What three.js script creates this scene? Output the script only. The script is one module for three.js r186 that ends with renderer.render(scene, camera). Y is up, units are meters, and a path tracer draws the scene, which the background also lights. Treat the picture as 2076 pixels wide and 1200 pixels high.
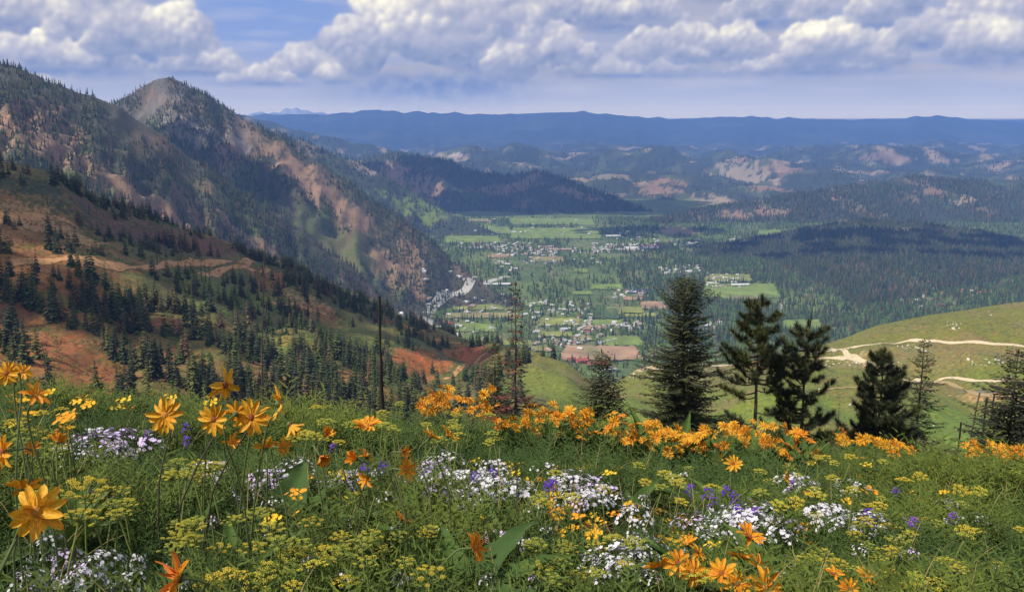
import * as THREE from 'three';
import { mergeGeometries } from 'three/addons/utils/BufferGeometryUtils.js';

// ---------------------------------------------------------------- camera, sun, exposure, haze
const scene = new THREE.Scene();
const PITCH = 11 * Math.PI / 180, FOV = 36, FPX = 600 / Math.tan(FOV / 2 * Math.PI / 180);   // the eye is at the origin, y up, looking along -z
const camera = new THREE.PerspectiveCamera(FOV, 2076 / 1200, 0.05, 90000);
camera.rotation.x = -PITCH;
const renderer = new THREE.WebGLRenderer({ antialias: true });
renderer.toneMapping = THREE.LinearToneMapping;
renderer.toneMappingExposure = 1.15;
renderer.shadowMap.enabled = true;
const SUN = new THREE.Vector3(-0.58, 0.76, 0.22).normalize();
const sun = new THREE.DirectionalLight(new THREE.Color().setRGB(1, 0.91, 0.74), 5);
sun.name = 'sun'; sun.position.copy(SUN).multiplyScalar(3000); sun.castShadow = true;
Object.assign(sun.shadow.camera, { left: -1500, right: 1500, top: 1500, bottom: -1500, near: 10, far: 9000 });
sun.shadow.mapSize.set(4096, 4096);
scene.add(sun, sun.target);
const FOG_DENSITY = 0.00008;
scene.fog = new THREE.FogExp2(new THREE.Color().setRGB(0.2, 0.41, 1.0), FOG_DENSITY);

// ---------------------------------------------------------------- seeded numbers and noise
function rng(seed) { let s = seed >>> 0; return () => { s = (s + 0x6d2b79f5) | 0; let t = Math.imul(s ^ (s >>> 15), 1 | s); t = (t + Math.imul(t ^ (t >>> 7), 61 | t)) ^ t; return ((t ^ (t >>> 14)) >>> 0) / 4294967296; }; }
const PERM = new Uint8Array(512), GX = new Float32Array(256), GY = new Float32Array(256);
{ const r = rng(77), p = [...Array(256).keys()]; for (let i = 255; i > 0; i--) { const j = Math.floor(r() * (i + 1)); [p[i], p[j]] = [p[j], p[i]]; }
  for (let i = 0; i < 512; i++) PERM[i] = p[i & 255];
  for (let i = 0; i < 256; i++) { GX[i] = Math.cos(i / 256 * 6.2832); GY[i] = Math.sin(i / 256 * 6.2832); } }
function noise(x, y) {
  const ix = Math.floor(x), iy = Math.floor(y), fx = x - ix, fy = y - iy, X = ix & 255, Y = iy & 255;
  const u = fx * fx * fx * (fx * (fx * 6 - 15) + 10), v = fy * fy * fy * (fy * (fy * 6 - 15) + 10);
  const a = PERM[PERM[X] + Y], b = PERM[PERM[X + 1] + Y], c = PERM[PERM[X] + Y + 1], d = PERM[PERM[X + 1] + Y + 1];
  const n0 = GX[a] * fx + GY[a] * fy, n1 = GX[b] * (fx - 1) + GY[b] * fy, n2 = GX[c] * fx + GY[c] * (fy - 1), n3 = GX[d] * (fx - 1) + GY[d] * (fy - 1);
  const m0 = n0 + u * (n1 - n0), m1 = n2 + u * (n3 - n2);
  return (m0 + v * (m1 - m0)) * 1.4;
}
function fbm(x, y, o = 4) { let s = 0, a = 0.5; for (let i = 0; i < o; i++) { s += a * noise(x, y); x = x * 2.03 + 17.1; y = y * 2.03 + 5.7; a *= 0.5; } return s; }
const clamp = (x, a = 0, b = 1) => x < a ? a : x > b ? b : x, lerp = (a, b, t) => a + (b - a) * t;
const smooth = (a, b, x) => { const t = clamp((x - a) / (b - a)); return t * t * (3 - 2 * t); };
const V = (x, y, z) => new THREE.Vector3(x, y, z), Q = () => new THREE.Quaternion(), UPV = V(0, 1, 0);
/** The point at forward distance D seen in the direction of photograph pixel (px, py). */
function P(px, py, D) {
  const u = (px - 1038) / FPX, v = (600 - py) / FPX, t = D / (Math.cos(PITCH) + v * Math.sin(PITCH));
  return V(t * u, t * (v * Math.cos(PITCH) - Math.sin(PITCH)), -D);
}

// ---------------------------------------------------------------- names, labels and geometry helpers
const taken = new Map();
function numbered(name) { const n = taken.get(name) ?? 0; taken.set(name, n + 1); return n ? name + '_' + String(n).padStart(3, '0') : name; }
function tag(o, label, category, group, kind) {
  const u = {};
  if (label) u.label = label; if (category) u.category = category; if (group) u.group = group; if (kind) u.kind = kind;
  o.userData = u; return o;
}
function thing(name, label, category, pos = V(0, 0, 0), group) { const o = new THREE.Group(); o.name = numbered(name); o.position.copy(pos); scene.add(o); return tag(o, label, category, group); }
function part(name, geo, mat, parent) { const m = new THREE.Mesh(geo, mat); m.name = name; m.castShadow = m.receiveShadow = true; parent.add(m); return m; }
function top(name, geo, mat, kind) { const m = new THREE.Mesh(geo, mat); m.name = numbered(name); m.castShadow = m.receiveShadow = true; scene.add(m); if (kind) m.userData = { kind }; return m; }
function copyOf(o, pos, turn, scale, label, group) {
  const c = o.clone(); c.name = numbered(o.name.replace(/_\d{3}$/, '')); c.position.copy(pos); c.rotation.set(0, turn, 0); c.scale.copy(scale);
  c.userData = { ...o.userData }; if (label) c.userData.label = label; if (group) c.userData.group = group;
  scene.add(c); return c;
}
const rgb = (r, g, b) => new THREE.Color().setRGB(r, g, b);
const mat = (r, g, b, rough = 0.85, more = {}) => new THREE.MeshStandardMaterial({ color: rgb(r, g, b), roughness: rough, side: THREE.DoubleSide, ...more });
const leafMat = (r, g, b, through = 0.35, more = {}) => new THREE.MeshPhysicalMaterial({ specularIntensity: 0.35, color: rgb(r, g, b), roughness: 0.75, transmission: through, thickness: 0, side: THREE.DoubleSide, ...more });
class GB {
  constructor() { this.p = []; this.i = []; this.c = []; this.uv = []; }
  v(a, b, c, col) { this.p.push(a, b, c); if (col) this.c.push(col[0], col[1], col[2]); return this.p.length / 3 - 1; }
  pt(q, col) { return this.v(q.x, q.y, q.z, col); }
  tri(a, b, c, col) { this.i.push(this.pt(a, col), this.pt(b, col), this.pt(c, col)); }
  quad(a, b, c, d, col) { const k = this.pt(a, col); this.pt(b, col); this.pt(c, col); this.pt(d, col); this.i.push(k, k + 1, k + 2, k, k + 2, k + 3); }
  tube(pts, radii, sides = 6, col, cap = true) {
    const rings = []; let prev = V(1, 0, 0.001);
    for (let k = 0; k < pts.length; k++) {
      const dir = (k < pts.length - 1 ? pts[k + 1].clone().sub(pts[k]) : pts[k].clone().sub(pts[k - 1])).normalize();
      const side = prev.clone().addScaledVector(dir, -prev.dot(dir)); if (side.lengthSq() < 1e-4) side.set(0, 0, 1).addScaledVector(dir, -dir.z); side.normalize(); prev = side;
      const up = dir.clone().cross(side), ring = [];
      for (let s = 0; s < sides; s++) { const t = s / sides * 6.28319; ring.push(this.pt(pts[k].clone().addScaledVector(side, Math.cos(t) * radii[k]).addScaledVector(up, Math.sin(t) * radii[k]), col)); }
      rings.push(ring);
    }
    for (let k = 0; k < rings.length - 1; k++) for (let s = 0; s < sides; s++) { const t = (s + 1) % sides, a = rings[k], b = rings[k + 1]; this.i.push(a[s], a[t], b[t], a[s], b[t], b[s]); }
    if (cap) { const e = rings[rings.length - 1], m = this.pt(pts[pts.length - 1], col); for (let s = 0; s < sides; s++) this.i.push(e[s], e[(s + 1) % sides], m); }
    return this;
  }
  build(flat = false) {
    const g = new THREE.BufferGeometry();
    g.setAttribute('position', new THREE.BufferAttribute(new Float32Array(this.p), 3));
    if (this.c.length) g.setAttribute('color', new THREE.BufferAttribute(new Float32Array(this.c), 3));
    if (this.uv.length) g.setAttribute('uv', new THREE.BufferAttribute(new Float32Array(this.uv), 2));
    g.setIndex(this.i); if (!flat) g.computeVertexNormals(); return g;
  }
}
// ---------------------------------------------------------------- sky: broken cumulus over a hazy horizon, computed for every direction
function buildSky() {
  const W = 4096, H = 2048, data = new Float32Array(W * H * 4), DEG = Math.PI / 180;
  const AZ = (px) => Math.atan((px - 1038) / FPX), EL = (py) => PITCH * -1 + Math.atan((600 - py) / FPX);
  const BAND = Math.round(16 / 180 * H), A = 2 * Math.PI / W;             // cumulus seen from the side fill the lowest 16 degrees
  const zb = new Float32Array(W * BAND).fill(-1), nx = new Float32Array(W * BAND), ny = new Float32Array(W * BAND), nt = new Float32Array(W * BAND), dark = new Float32Array(W * BAND);
  const col = (az) => (0.25 + az / (2 * Math.PI)) * W, r = rng(5);
  function puff(az, el, rad, z, base, height) {
    const cx = col(az), cy = el / A, rp = rad / A;
    for (let y = Math.max(0, Math.floor(cy - rp)); y <= Math.min(BAND - 1, cy + rp); y++) for (let x = Math.floor(cx - rp); x <= cx + rp; x++) {
      const dx = (x + 0.5 - cx) / rp, dy = (y + 0.5 - cy) / rp, d = dx * dx + dy * dy; if (d >= 1) continue;
      const k = y * W + ((x % W) + W) % W, w = Math.sqrt(1 - d), zz = z + w * rad;
      const t = ((y + 0.5) * A - base) / height; if (t < -0.02 * (1 + r())) continue;
      if (zz > zb[k]) { zb[k] = zz; nx[k] = dx; ny[k] = dy; nt[k] = t; }
    }
  }
  function grow(az, el, rad, z, base, height, level) {
    puff(az, el, rad, z, base, height);
    if (level === 0 || rad < A * 1.5) return;
    const n = level === 2 ? 9 : 7;
    for (let k = 0; k < n; k++) {
      const t = -0.5 + r() * (Math.PI + 1.0), out = 0.45 + 0.5 * r(), rr = rad * (0.32 + 0.26 * r());
      grow(az + Math.cos(t) * rad * out, el + Math.sin(t) * rad * out * 0.9, rr, z + rad * Math.sqrt(Math.max(0, 1 - out * out)) * 0.8, base, height, level - 1);
    }
  }
  function heap(az, base, w, h, depth = 0) {                                 // one cumulus: flat base, domed top
    const n = Math.max(3, Math.round(w / h * 3.2));
    for (let k = 0; k < n; k++) {
      const x = (k + 0.5 + (r() - 0.5) * 0.8) / n * 2 - 1, env = h * Math.pow(1 - x * x * 0.9, 0.7) * (0.6 + 0.55 * r()), rad = Math.min(env * 0.55, h * 0.42) * (0.8 + 0.4 * r());
      grow(az + x * w / 2, base + Math.max(rad * 0.3, env - rad), rad, depth + r() * h * 0.3, base, h, 2);
    }
    const cx = col(az), y0 = base / A, wp = w * 0.62 / A, hp = Math.max(2.5, h * 0.2 / A);                                 // its shaded underside
    for (let y = Math.max(0, Math.floor(y0 - hp * 2.5)); y < Math.min(BAND, y0 + hp * 1.2); y++) for (let x = Math.floor(cx - wp * 1.3); x < cx + wp * 1.3; x++) {
      const dx = (x - cx) / wp, dy = (y - y0 + hp * 0.3) / hp, k = y * W + ((x % W) + W) % W;
      dark[k] = Math.max(dark[k], Math.exp(-Math.pow(Math.abs(dx), 3) * 1.6 - dy * dy * (dy > 0 ? 2.2 : 0.9)));
    }
  }
  const H_ = (px, pb, w, h, z) => heap(AZ(px), EL(pb), w * 1.02 / FPX, h * 1.08 / FPX, z);
  for (const a of [[880, 160, 340, 165, 0.01], [1000, 120, 180, 140, 0.004], [640, 150, 170, 46, 0], [700, 100, 90, 50, 0], [1140, 130, 120, 66, 0], [1330, 128, 165, 62, 0.02], [1400, 118, 90, 80, 0.012], [1490, 122, 90, 58, 0.01], [1690, 138, 200, 78, 0.015],
    [1640, 120, 120, 60, 0.004], [1860, 100, 110, 52, 0.012], [1985, 132, 150, 66, 0.02], [1970, 70, 130, 62, 0.01], [1780, 60, 150, 70, 0], [1150, 40, 200, 60, 0], [1270, 52, 220, 60, 0], [1540, 50, 200, 62, 0], [1600, 150, 260, 34, 0], [1250, 152, 300, 30, 0], [540, 170, 150, 30, 0], [60, 70, 220, 80, 0], [210, 95, 130, 66, 0.02], [330, 118, 210, 84, 0.01], [255, 34, 110, 26, 0],
    [420, 150, 160, 40, 0.005], [120, 150, 300, 60, 0], [690, 165, 60, 38, 0.02], [30, 200, 200, 40, 0]]) H_(...a);
  for (let k = 0; k < 150; k++) {                                            // the same field of clouds goes on all round
    const az = r() * 2 * Math.PI - Math.PI, rel = Math.abs(az) / DEG; const el = (2.4 + 11 * Math.pow(r(), 1.1)) * DEG, s = 0.6 + r() * 0.9;
    if (rel < 31 && el < 7.4 * DEG) continue;
    heap(az, el, (3 + 5 * r()) * DEG * s, (1.3 + 1.6 * r()) * DEG * s, r() * 0.01);
  }
  const L = V(-0.55, 0.66, 0.5).normalize(), F = [0.07, 0.14, 0.36], EXP = 1.15;
  const cov = new Float32Array(W * BAND), lum = new Float32Array(W * BAND);
  for (let y = 0; y < BAND; y++) for (let x = 0; x < W; x++) {
    const k = y * W + x; if (zb[k] < -0.5) continue;
    const n3 = Math.sqrt(Math.max(0, 1 - nx[k] * nx[k] - ny[k] * ny[k])), d = nx[k] * L.x + ny[k] * L.y + n3 * L.z;
    cov[k] = 1; lum[k] = clamp(0.0 + 0.36 * clamp(nt[k]) + 0.85 * Math.pow(clamp(d * 0.7 + 0.3), 2.4), 0, 1.1);
  }
  const blur = (src, rx, ry) => {
    const t = new Float32Array(src.length), o = new Float32Array(src.length);
    for (let y = 0; y < BAND; y++) for (let x = 0; x < W; x++) { let s = 0; for (let q = -rx; q <= rx; q++) s += src[y * W + ((x + q + W) % W)]; t[y * W + x] = s / (2 * rx + 1); }
    for (let y = 0; y < BAND; y++) for (let x = 0; x < W; x++) { let s = 0, n = 0; for (let q = -ry; q <= ry; q++) if (y + q >= 0 && y + q < BAND) { s += t[(y + q) * W + x]; n++; } o[y * W + x] = s / n; }
    return o;
  };
  for (let k = 0; k < lum.length; k++) lum[k] *= cov[k];
  const cS = blur(cov, 1, 1), lS = blur(lum, 1, 1), cB = blur(cov, 5, 3), lB = blur(lum, 7, 5);
  const out = [0, 0, 0], mixTo = (c, t) => { for (let q = 0; q < 3; q++) out[q] += (c[q] - out[q]) * t; };
  const BLUE = [0.2, 0.335, 0.7], GREY = [0.45, 0.45, 0.56], PALE = [0.5, 0.49, 0.575], LIT = [1.02, 0.96, 0.8], SHADE = [0.36, 0.4, 0.575], BASE = [0.16, 0.25, 0.52];
  const RAMP = [[0, 0.19, 0.27, 0.5], [0.25, 0.38, 0.415, 0.58], [0.5, 0.57, 0.565, 0.66], [0.75, 0.86, 0.82, 0.75], [1, 1.15, 1.08, 0.88]];
  const ramp = (l) => { let q = 0; while (q < 3 && RAMP[q + 1][0] < l) q++; const t = (l - RAMP[q][0]) * 4; return [1, 2, 3].map((j) => lerp(RAMP[q][j], RAMP[q + 1][j], t)); };
  const half = H / 2, SKYTOP = 313;
  for (let yy = 0; yy < half; yy++) {
    const el = (yy + 0.5) / H * Math.PI, sy = Math.sin(el), step = el > 50 * DEG ? 4 : el > 16 * DEG ? 2 : 1;
    const thin = SKYTOP / sy;
    for (let xx = 0; xx < W; xx += step) {
      const az = (xx + 0.5) / W * 2 * Math.PI - Math.PI / 2, ca = Math.cos(az), sa = Math.sin(az), T = Math.max(0.05, Math.exp(-FOG_DENSITY * Math.min(thin, 31350 / Math.max(Math.abs(ca), Math.abs(sa)))));
      // air: blue above, pale lavender towards the horizon, with thin grey sheets
      out[0] = BLUE[0]; out[1] = BLUE[1]; out[2] = BLUE[2];
      mixTo(PALE, Math.exp(-Math.max(0, el / DEG - 0.4) / 2.6) * 0.96);
      const q = 1 / (sy + 0.09), gap = fbm(ca * q * 1.3 + 9, sa * q * 1.3 + 3, 4);
      let cover = smooth(-0.16, 0.18, gap + 0.06);
      if (el < 11 * DEG) { const dx = (az / DEG + 14.5) / 5, dy = (el / DEG - 6.3) / 3.0; const hole = Math.exp(-dx * dx - dy * dy); cover = lerp(lerp(cover, 1, 0.65), 0, clamp(hole * 1.7)); }
      mixTo(GREY, cover * 0.92 * smooth(1.0, 3.2, el / DEG));
      const streak = fbm(az * 9 + 3, el * 95 + 2, 4); mixTo(streak > 0 ? [0.6, 0.58, 0.68] : [0.3, 0.365, 0.6], Math.min(0.4, Math.abs(streak) * 0.8) * smooth(0.9, 2.4, el / DEG) * (1 - smooth(9, 16, el / DEG)));
      const veil = fbm(az * 5 + 40, el * 6, 3); mixTo([0.34, 0.39, 0.55], clamp(veil * 1.7) * 0.55 * smooth(0.2, 1, el / DEG) * (1 - smooth(2, 4, el / DEG)));
      if (yy < BAND) {
        const k = yy * W + xx, w = fbm(az * 60, el * 80, 3), dk = dark[k];
        mixTo([0.5, 0.52, 0.67], clamp(cB[k] * 1.1 + w * 0.5 - 0.2) * 0.5);
        mixTo(BASE, dk * 0.85 * clamp(0.8 + w));
        if (cS[k] > 0.02) {
          const l = clamp(lerp(lS[k] / Math.max(0.02, cS[k]), lB[k] / Math.max(0.05, cB[k]), 0.45) * (0.86 + 0.9 * fbm(az * 11 + 5, el * 17, 3)) + w * 0.22), c = ramp(l);
          mixTo(c, clamp(cS[k] * 1.3 + w * 0.9 * (1 - cS[k])) * (0.93 - 0.6 * dk * smooth(0.3, 0, nt[k])));
        }
      }
      if (el > 11 * DEG) {                                                   // overhead: the undersides and lit edges of the same broken cumulus
        const a = fbm(ca * q * 4 + 1.7, sa * q * 4 - 4.2, 6), c2 = smooth(-0.06, 0.12, a + 0.05), thick = smooth(0.05, 0.4, a);
        mixTo([lerp(0.82, 0.34, thick), lerp(0.8, 0.38, thick), lerp(0.76, 0.52, thick)], c2 * 0.9 * smooth(11, 16, el / DEG));
      }
      for (let c = 0; c < 3; c++) { const s = Math.max(0.03, (out[c] / EXP - (1 - T) * F[c]) / T); for (let p = 0; p < step; p++) data[((half + yy) * W + xx + p) * 4 + c] = s; }
      for (let p = 0; p < step; p++) data[((half + yy) * W + xx + p) * 4 + 3] = 1;
    }
  }
  for (let yy = 0; yy < half; yy++) for (let xx = 0; xx < W; xx++) { const o = (yy * W + xx) * 4; data[o] = 0.1; data[o + 1] = 0.13; data[o + 2] = 0.16; data[o + 3] = 1; }
  const t = new THREE.DataTexture(data, W, H, THREE.RGBAFormat, THREE.FloatType);
  t.mapping = THREE.EquirectangularReflectionMapping; t.magFilter = t.minFilter = THREE.LinearFilter; t.needsUpdate = true;
  return t;
}
scene.background = buildSky();
scene.environment = scene.background;
// ---------------------------------------------------------------- terrain: one sheet from the flower bank to the far ranges
const FLOOR = -500, NL = 800, TA = 1.3;
function layer(id, rows, front, back, gully = 0, width = 150, rough = 0, shift = 0) {
  const pts = rows.map(([px, py, D]) => { const q = P(px, py, D); return [q.x / D, D, q.y]; }).sort((a, b) => a[0] - b[0]);
  const hc = new Float32Array(NL + 1), dc = new Float32Array(NL + 1);
  for (let k = 0; k <= NL; k++) {
    const ta = (k / NL * 2 - 1) * TA; let j = 0; while (j < pts.length - 2 && pts[j + 1][0] < ta) j++;
    const a = pts[j], b = pts[j + 1], t = clamp((ta - a[0]) / (b[0] - a[0])), s = t * t * (3 - 2 * t) * 0.5 + t * 0.5;
    hc[k] = lerp(a[2], b[2], s); dc[k] = lerp(a[1], b[1], t);
    const past = ta < pts[0][0] ? pts[0][0] - ta : ta > pts[pts.length - 1][0] ? ta - pts[pts.length - 1][0] : 0; hc[k] -= past * b[1] * (rows.drop ?? 0);
  }
  return { id, hc, dc, front, back, gully, width, rough, shift, lo: pts[0][0], hi: pts[pts.length - 1][0] };
}
/** The same crest with an uneven line. */
function jag(rows, amp, step, seed = 0) { const out = []; for (let px = rows[0][0]; px <= rows[rows.length - 1][0]; px += step * 0.4) { let j = 0; while (j < rows.length - 2 && rows[j + 1][0] < px) j++; const t = (px - rows[j][0]) / (rows[j + 1][0] - rows[j][0]); out.push([px, lerp(rows[j][1], rows[j + 1][1], t) + (noise(px / step + seed * 7, seed) * 1.4 + noise(px / step * 2.7, seed + 9) * 0.6) * amp, lerp(rows[j][2], rows[j + 1][2], t)]); } return out; }
const closed = (rows) => { rows.drop = 0.45; return rows; };
const LAYERS = [
  layer(2, closed([[-500, 60, 2000], [-200, 84, 2000], [-60, 106, 2000], [0, 124, 2000], [60, 146, 2000], [100, 166, 2000], [160, 188, 2020], [230, 210, 2050], [300, 256, 2080], [400, 325, 2100], [500, 395, 2120], [600, 462, 2150], [700, 530, 2150], [780, 600, 2150]]), 0.52, 0.6, 52, 120),
  layer(2, closed([[100, 262, 3000], [180, 230, 3000], [230, 207, 3000], [262, 190, 3000], [300, 168, 3000], [325, 157, 3000], [345, 155, 3000], [372, 168, 2990], [400, 182, 2990], [450, 211, 2980], [500, 240, 2950], [560, 276, 2900], [620, 313, 2850], [700, 366, 2800], [780, 421, 2750], [860, 478, 2650], [920, 528, 2600], [1000, 588, 2500], [1060, 618, 2400]]), 0.52, 0.55, 85, 190),
  layer(3, closed([[400, 262, 4200], [500, 258, 4200], [560, 266, 4200], [600, 281, 4300], [700, 319, 4300], [760, 345, 4300], [820, 379, 4300], [880, 415, 4200], [930, 441, 4100], [980, 460, 4000]]), 0.42, 0.4, 45, 260),
  layer(5, closed([[430, 226, 9000], [480, 230, 9000], [540, 243, 9000], [600, 263, 9000], [660, 275, 9000], [740, 291, 9000], [800, 303, 9000], [880, 315, 9000]]), 0.3, 0.3, 40, 500),
  layer(3, closed([[700, 330, 5800], [760, 315, 5800], [810, 309, 5800], [900, 322, 5700], [960, 346, 5600], [1030, 353, 5500], [1090, 345, 5400], [1140, 358, 5350], [1200, 384, 5250], [1280, 414, 5100], [1350, 438, 4900]]), 0.33, 0.3, 60, 320),
  layer(3, [[1290, 452, 4450], [1350, 440, 4500], [1450, 420, 4700], [1550, 402, 4850], [1650, 389, 4950], [1750, 374, 5050], [1850, 357, 5200], [1950, 367, 5200], [2076, 362, 5200], [2400, 345, 5200]], 0.22, 0.25, 50, 330),
  layer(4, [[1380, 525, 3300], [1450, 503, 3500], [1550, 482, 3700], [1650, 463, 3800], [1750, 450, 3800], [1850, 453, 3800], [1950, 466, 3700], [2076, 490, 3500], [2400, 505, 3500]], 0.055, 0.2, 14, 260),
  layer(6, jag([[-400, 225, 20000], [480, 234, 20000], [560, 230, 20000], [650, 232, 20000], [740, 223, 20000], [860, 226, 20000], [1000, 232, 20000], [1100, 228, 20000], [1180, 225, 20000], [1250, 232, 20000], [1350, 240, 20000], [1500, 235, 20000], [1700, 242, 20000], [1800, 240, 20000], [1900, 233, 20000], [1960, 240, 20000], [2076, 248, 20000], [2500, 240, 20000]], 3.2, 26), 0.11, 0.2, 150, 1500),
  ...[[5900, 386, 12, 380], [6700, 364, 18, 430], [7700, 343, 24, 500], [8900, 327, 24, 560], [10400, 314, 17, 640], [12300, 303, 12, 800], [14500, 295, 8, 1000]].map(([D, py, amp, w], k) => layer(5, jag([[560, py + (k < 4 ? 60 : 6), D], [900, py + (k < 3 ? 20 : 2), D], [1300, py, D], [1700, py - 3, D], [2100, py - 6, D], [2500, py, D]], 3, 130, 3.1 * k), 0.17, 0.22, 60, w * 0.5, amp * D / FPX * 1.9, 5 + 11 * k)),
  layer(7, closed([[470, 238, 25500], [490, 231, 25500], [500, 233, 25500], [515, 226, 25500], [530, 221, 25500], [541, 228, 25500], [552, 224, 25500], [566, 227, 25500], [578, 218, 25500], [590, 221, 25500], [600, 214, 25500], [608, 221, 25500], [622, 219, 25500], [634, 224, 25500], [650, 223, 25500], [665, 229, 25500], [700, 238, 25500]]), 0.4, 0.4, 0, 600),
];
// the ridge of the middle distance: crest, and the gully before it
const MID = layer(1, [[-600, 150, 620], [-300, 235, 660], [0, 325, 700], [100, 348, 720], [250, 420, 780], [400, 472, 850], [560, 527, 900], [700, 588, 930], [860, 655, 900], [950, 690, 830], [1030, 704, 700], [1100, 720, 600], [1150, 738, 570], [1195, 768, 555], [1250, 778, 560], [1290, 750, 590], [1330, 741, 600], [1400, 742, 620], [1500, 738, 650], [1600, 722, 690], [1700, 690, 740], [1780, 660, 770], [1900, 636, 800], [2076, 612, 820], [2500, 560, 860]], 0, 0.6);
let hitLayer = 0;
function near(x, D) {
  const s = -0.96 - 0.08 * clamp(x, -60, 60) - 0.02 * Math.max(0, Math.abs(x) - 60);
  if (D < 8) return s - 0.115 * Math.max(D, -400) - (D > 0 ? 0.0205 * D * D : 0);
  return s - 0.92 - 1.312 - 0.43 * (D - 8);
}
function H(x, D) {
  let best = near(x, D); hitLayer = 0;
  const r = Math.hypot(x, D);
  if (D > 8) best += fbm(x / 26 + 5, D / 26, 3) * smooth(10, 60, D) * 1.6;
  else if (r < 14) best += fbm(x * 1.7, D * 1.7, 3) * 0.05;
  if (D > 90) {
    const ta = x / D, f = clamp((ta / TA + 1) * 0.5 * NL, 0, NL - 0.001), k = Math.floor(f), t = f - k;
    const at = (l) => [lerp(l.hc[k], l.hc[k + 1], t), lerp(l.dc[k], l.dc[k + 1], t)];
    const [mh, md] = at(MID), toeD = 280, toeH = -121 - 8 * clamp(ta, -0.6, 0.6);
    let m;
    if (D < md) { const q = (D - toeD) / (md - toeD); m = lerp(toeH, mh, q) + lerp(0.26, 0.14, smooth(-190, -110, mh)) * (q > 0 ? q * (1 - q) * 40 : 0); }
    else m = mh - 0.6 * (D - md) * smooth(-60, 90, D - md);
    const e = D < md ? clamp((md - D) / 120) : 0;
    m += e * (fbm(x / 90 + 3, D / 140 + 8, 4) * 20 - Math.abs(noise(x / 60 + D / 160, D / 400)) * 9) + fbm(x / 22, D / 22, 3) * 1.3;
    if (m > best) { best = m; hitLayer = 1; }
    if (D > 1000) {
      for (const l of LAYERS) {
        const [hc, dc] = at(l), d = D - dc; let h = d < 0 ? hc + l.front * d : hc - l.back * d;
        if (h < best - 20 - l.rough - l.gully * 0.4 || h < FLOOR - 30 - l.rough) continue;
        const drop = hc - h;
        if (l.rough) h += l.rough * (fbm(x / 1300 + l.shift, D / 1150 + l.shift * 0.7, 4) * 1.3 - Math.abs(noise(x / 520 + D / 1700, D / 620 + l.shift)) * 0.45 + 0.3);
        if (l.gully) {
          const w = l.width, n = Math.abs(noise(x / w + D / (w * 2.6) + l.id, D / (w * 4) + 7)) + 0.55 * Math.abs(noise(x / (w * 0.42) + D / (w * 1.4), D / (w * 1.3) + 3)) + 0.3 * noise(x / (w * 0.2), D / (w * 0.3));
          h -= (n - 0.35) * l.gully * clamp(drop / (l.gully * 2.2) + 0.06) * clamp((h - FLOOR) / 60, 0, 1);
        }
        if (h > best) { best = h; hitLayer = l.id; }
      }
      if (D > 5200 && D < 19000 && hitLayer === 0) {                                           // hill country towards the far range
        const e = smooth(5200, 7600, D) * (1 - smooth(12500, 17000, D)), w = 1 - Math.abs(fbm(x / 1900 + 4.2, D / 2600 + 1.3, 5)) * 2.4;
        const h = FLOOR + e * (w * 170 + 30 + D * 0.007 - Math.abs(noise(x / 420 + D / 1500, D / 700)) * 90 - Math.abs(noise(x / 170 + 3, D / 300 + D / 900)) * 34);
        if (h > best) { best = h; hitLayer = 5; }
      }
      if (best < FLOOR) { best = FLOOR + noise(x / 700, D / 700) * 1.5; hitLayer = 8; }
    }
  }
  return best;
}
/** Where the sight line through photograph pixel (px, py) meets the ground between the distances lo and hi: [x, D]. */
function hit(px, py, lo = 200, hi = 26000) {
  const q = P(px, py, 1), f = (D) => q.y * D - H(q.x * D, D); let a = lo, D = lo;
  while (D < hi && f(D) > 0) { a = D; D *= 1.012; }
  let b = D; for (let k = 0; k < 18; k++) { const m = (a + b) / 2; if (f(m) > 0) a = m; else b = m; }
  return [q.x * b, b];
}
const spot = (px, py, lo, hi) => { const [x, D] = hit(px, py, lo, hi); return V(x, H(x, D), -D); };

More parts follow.
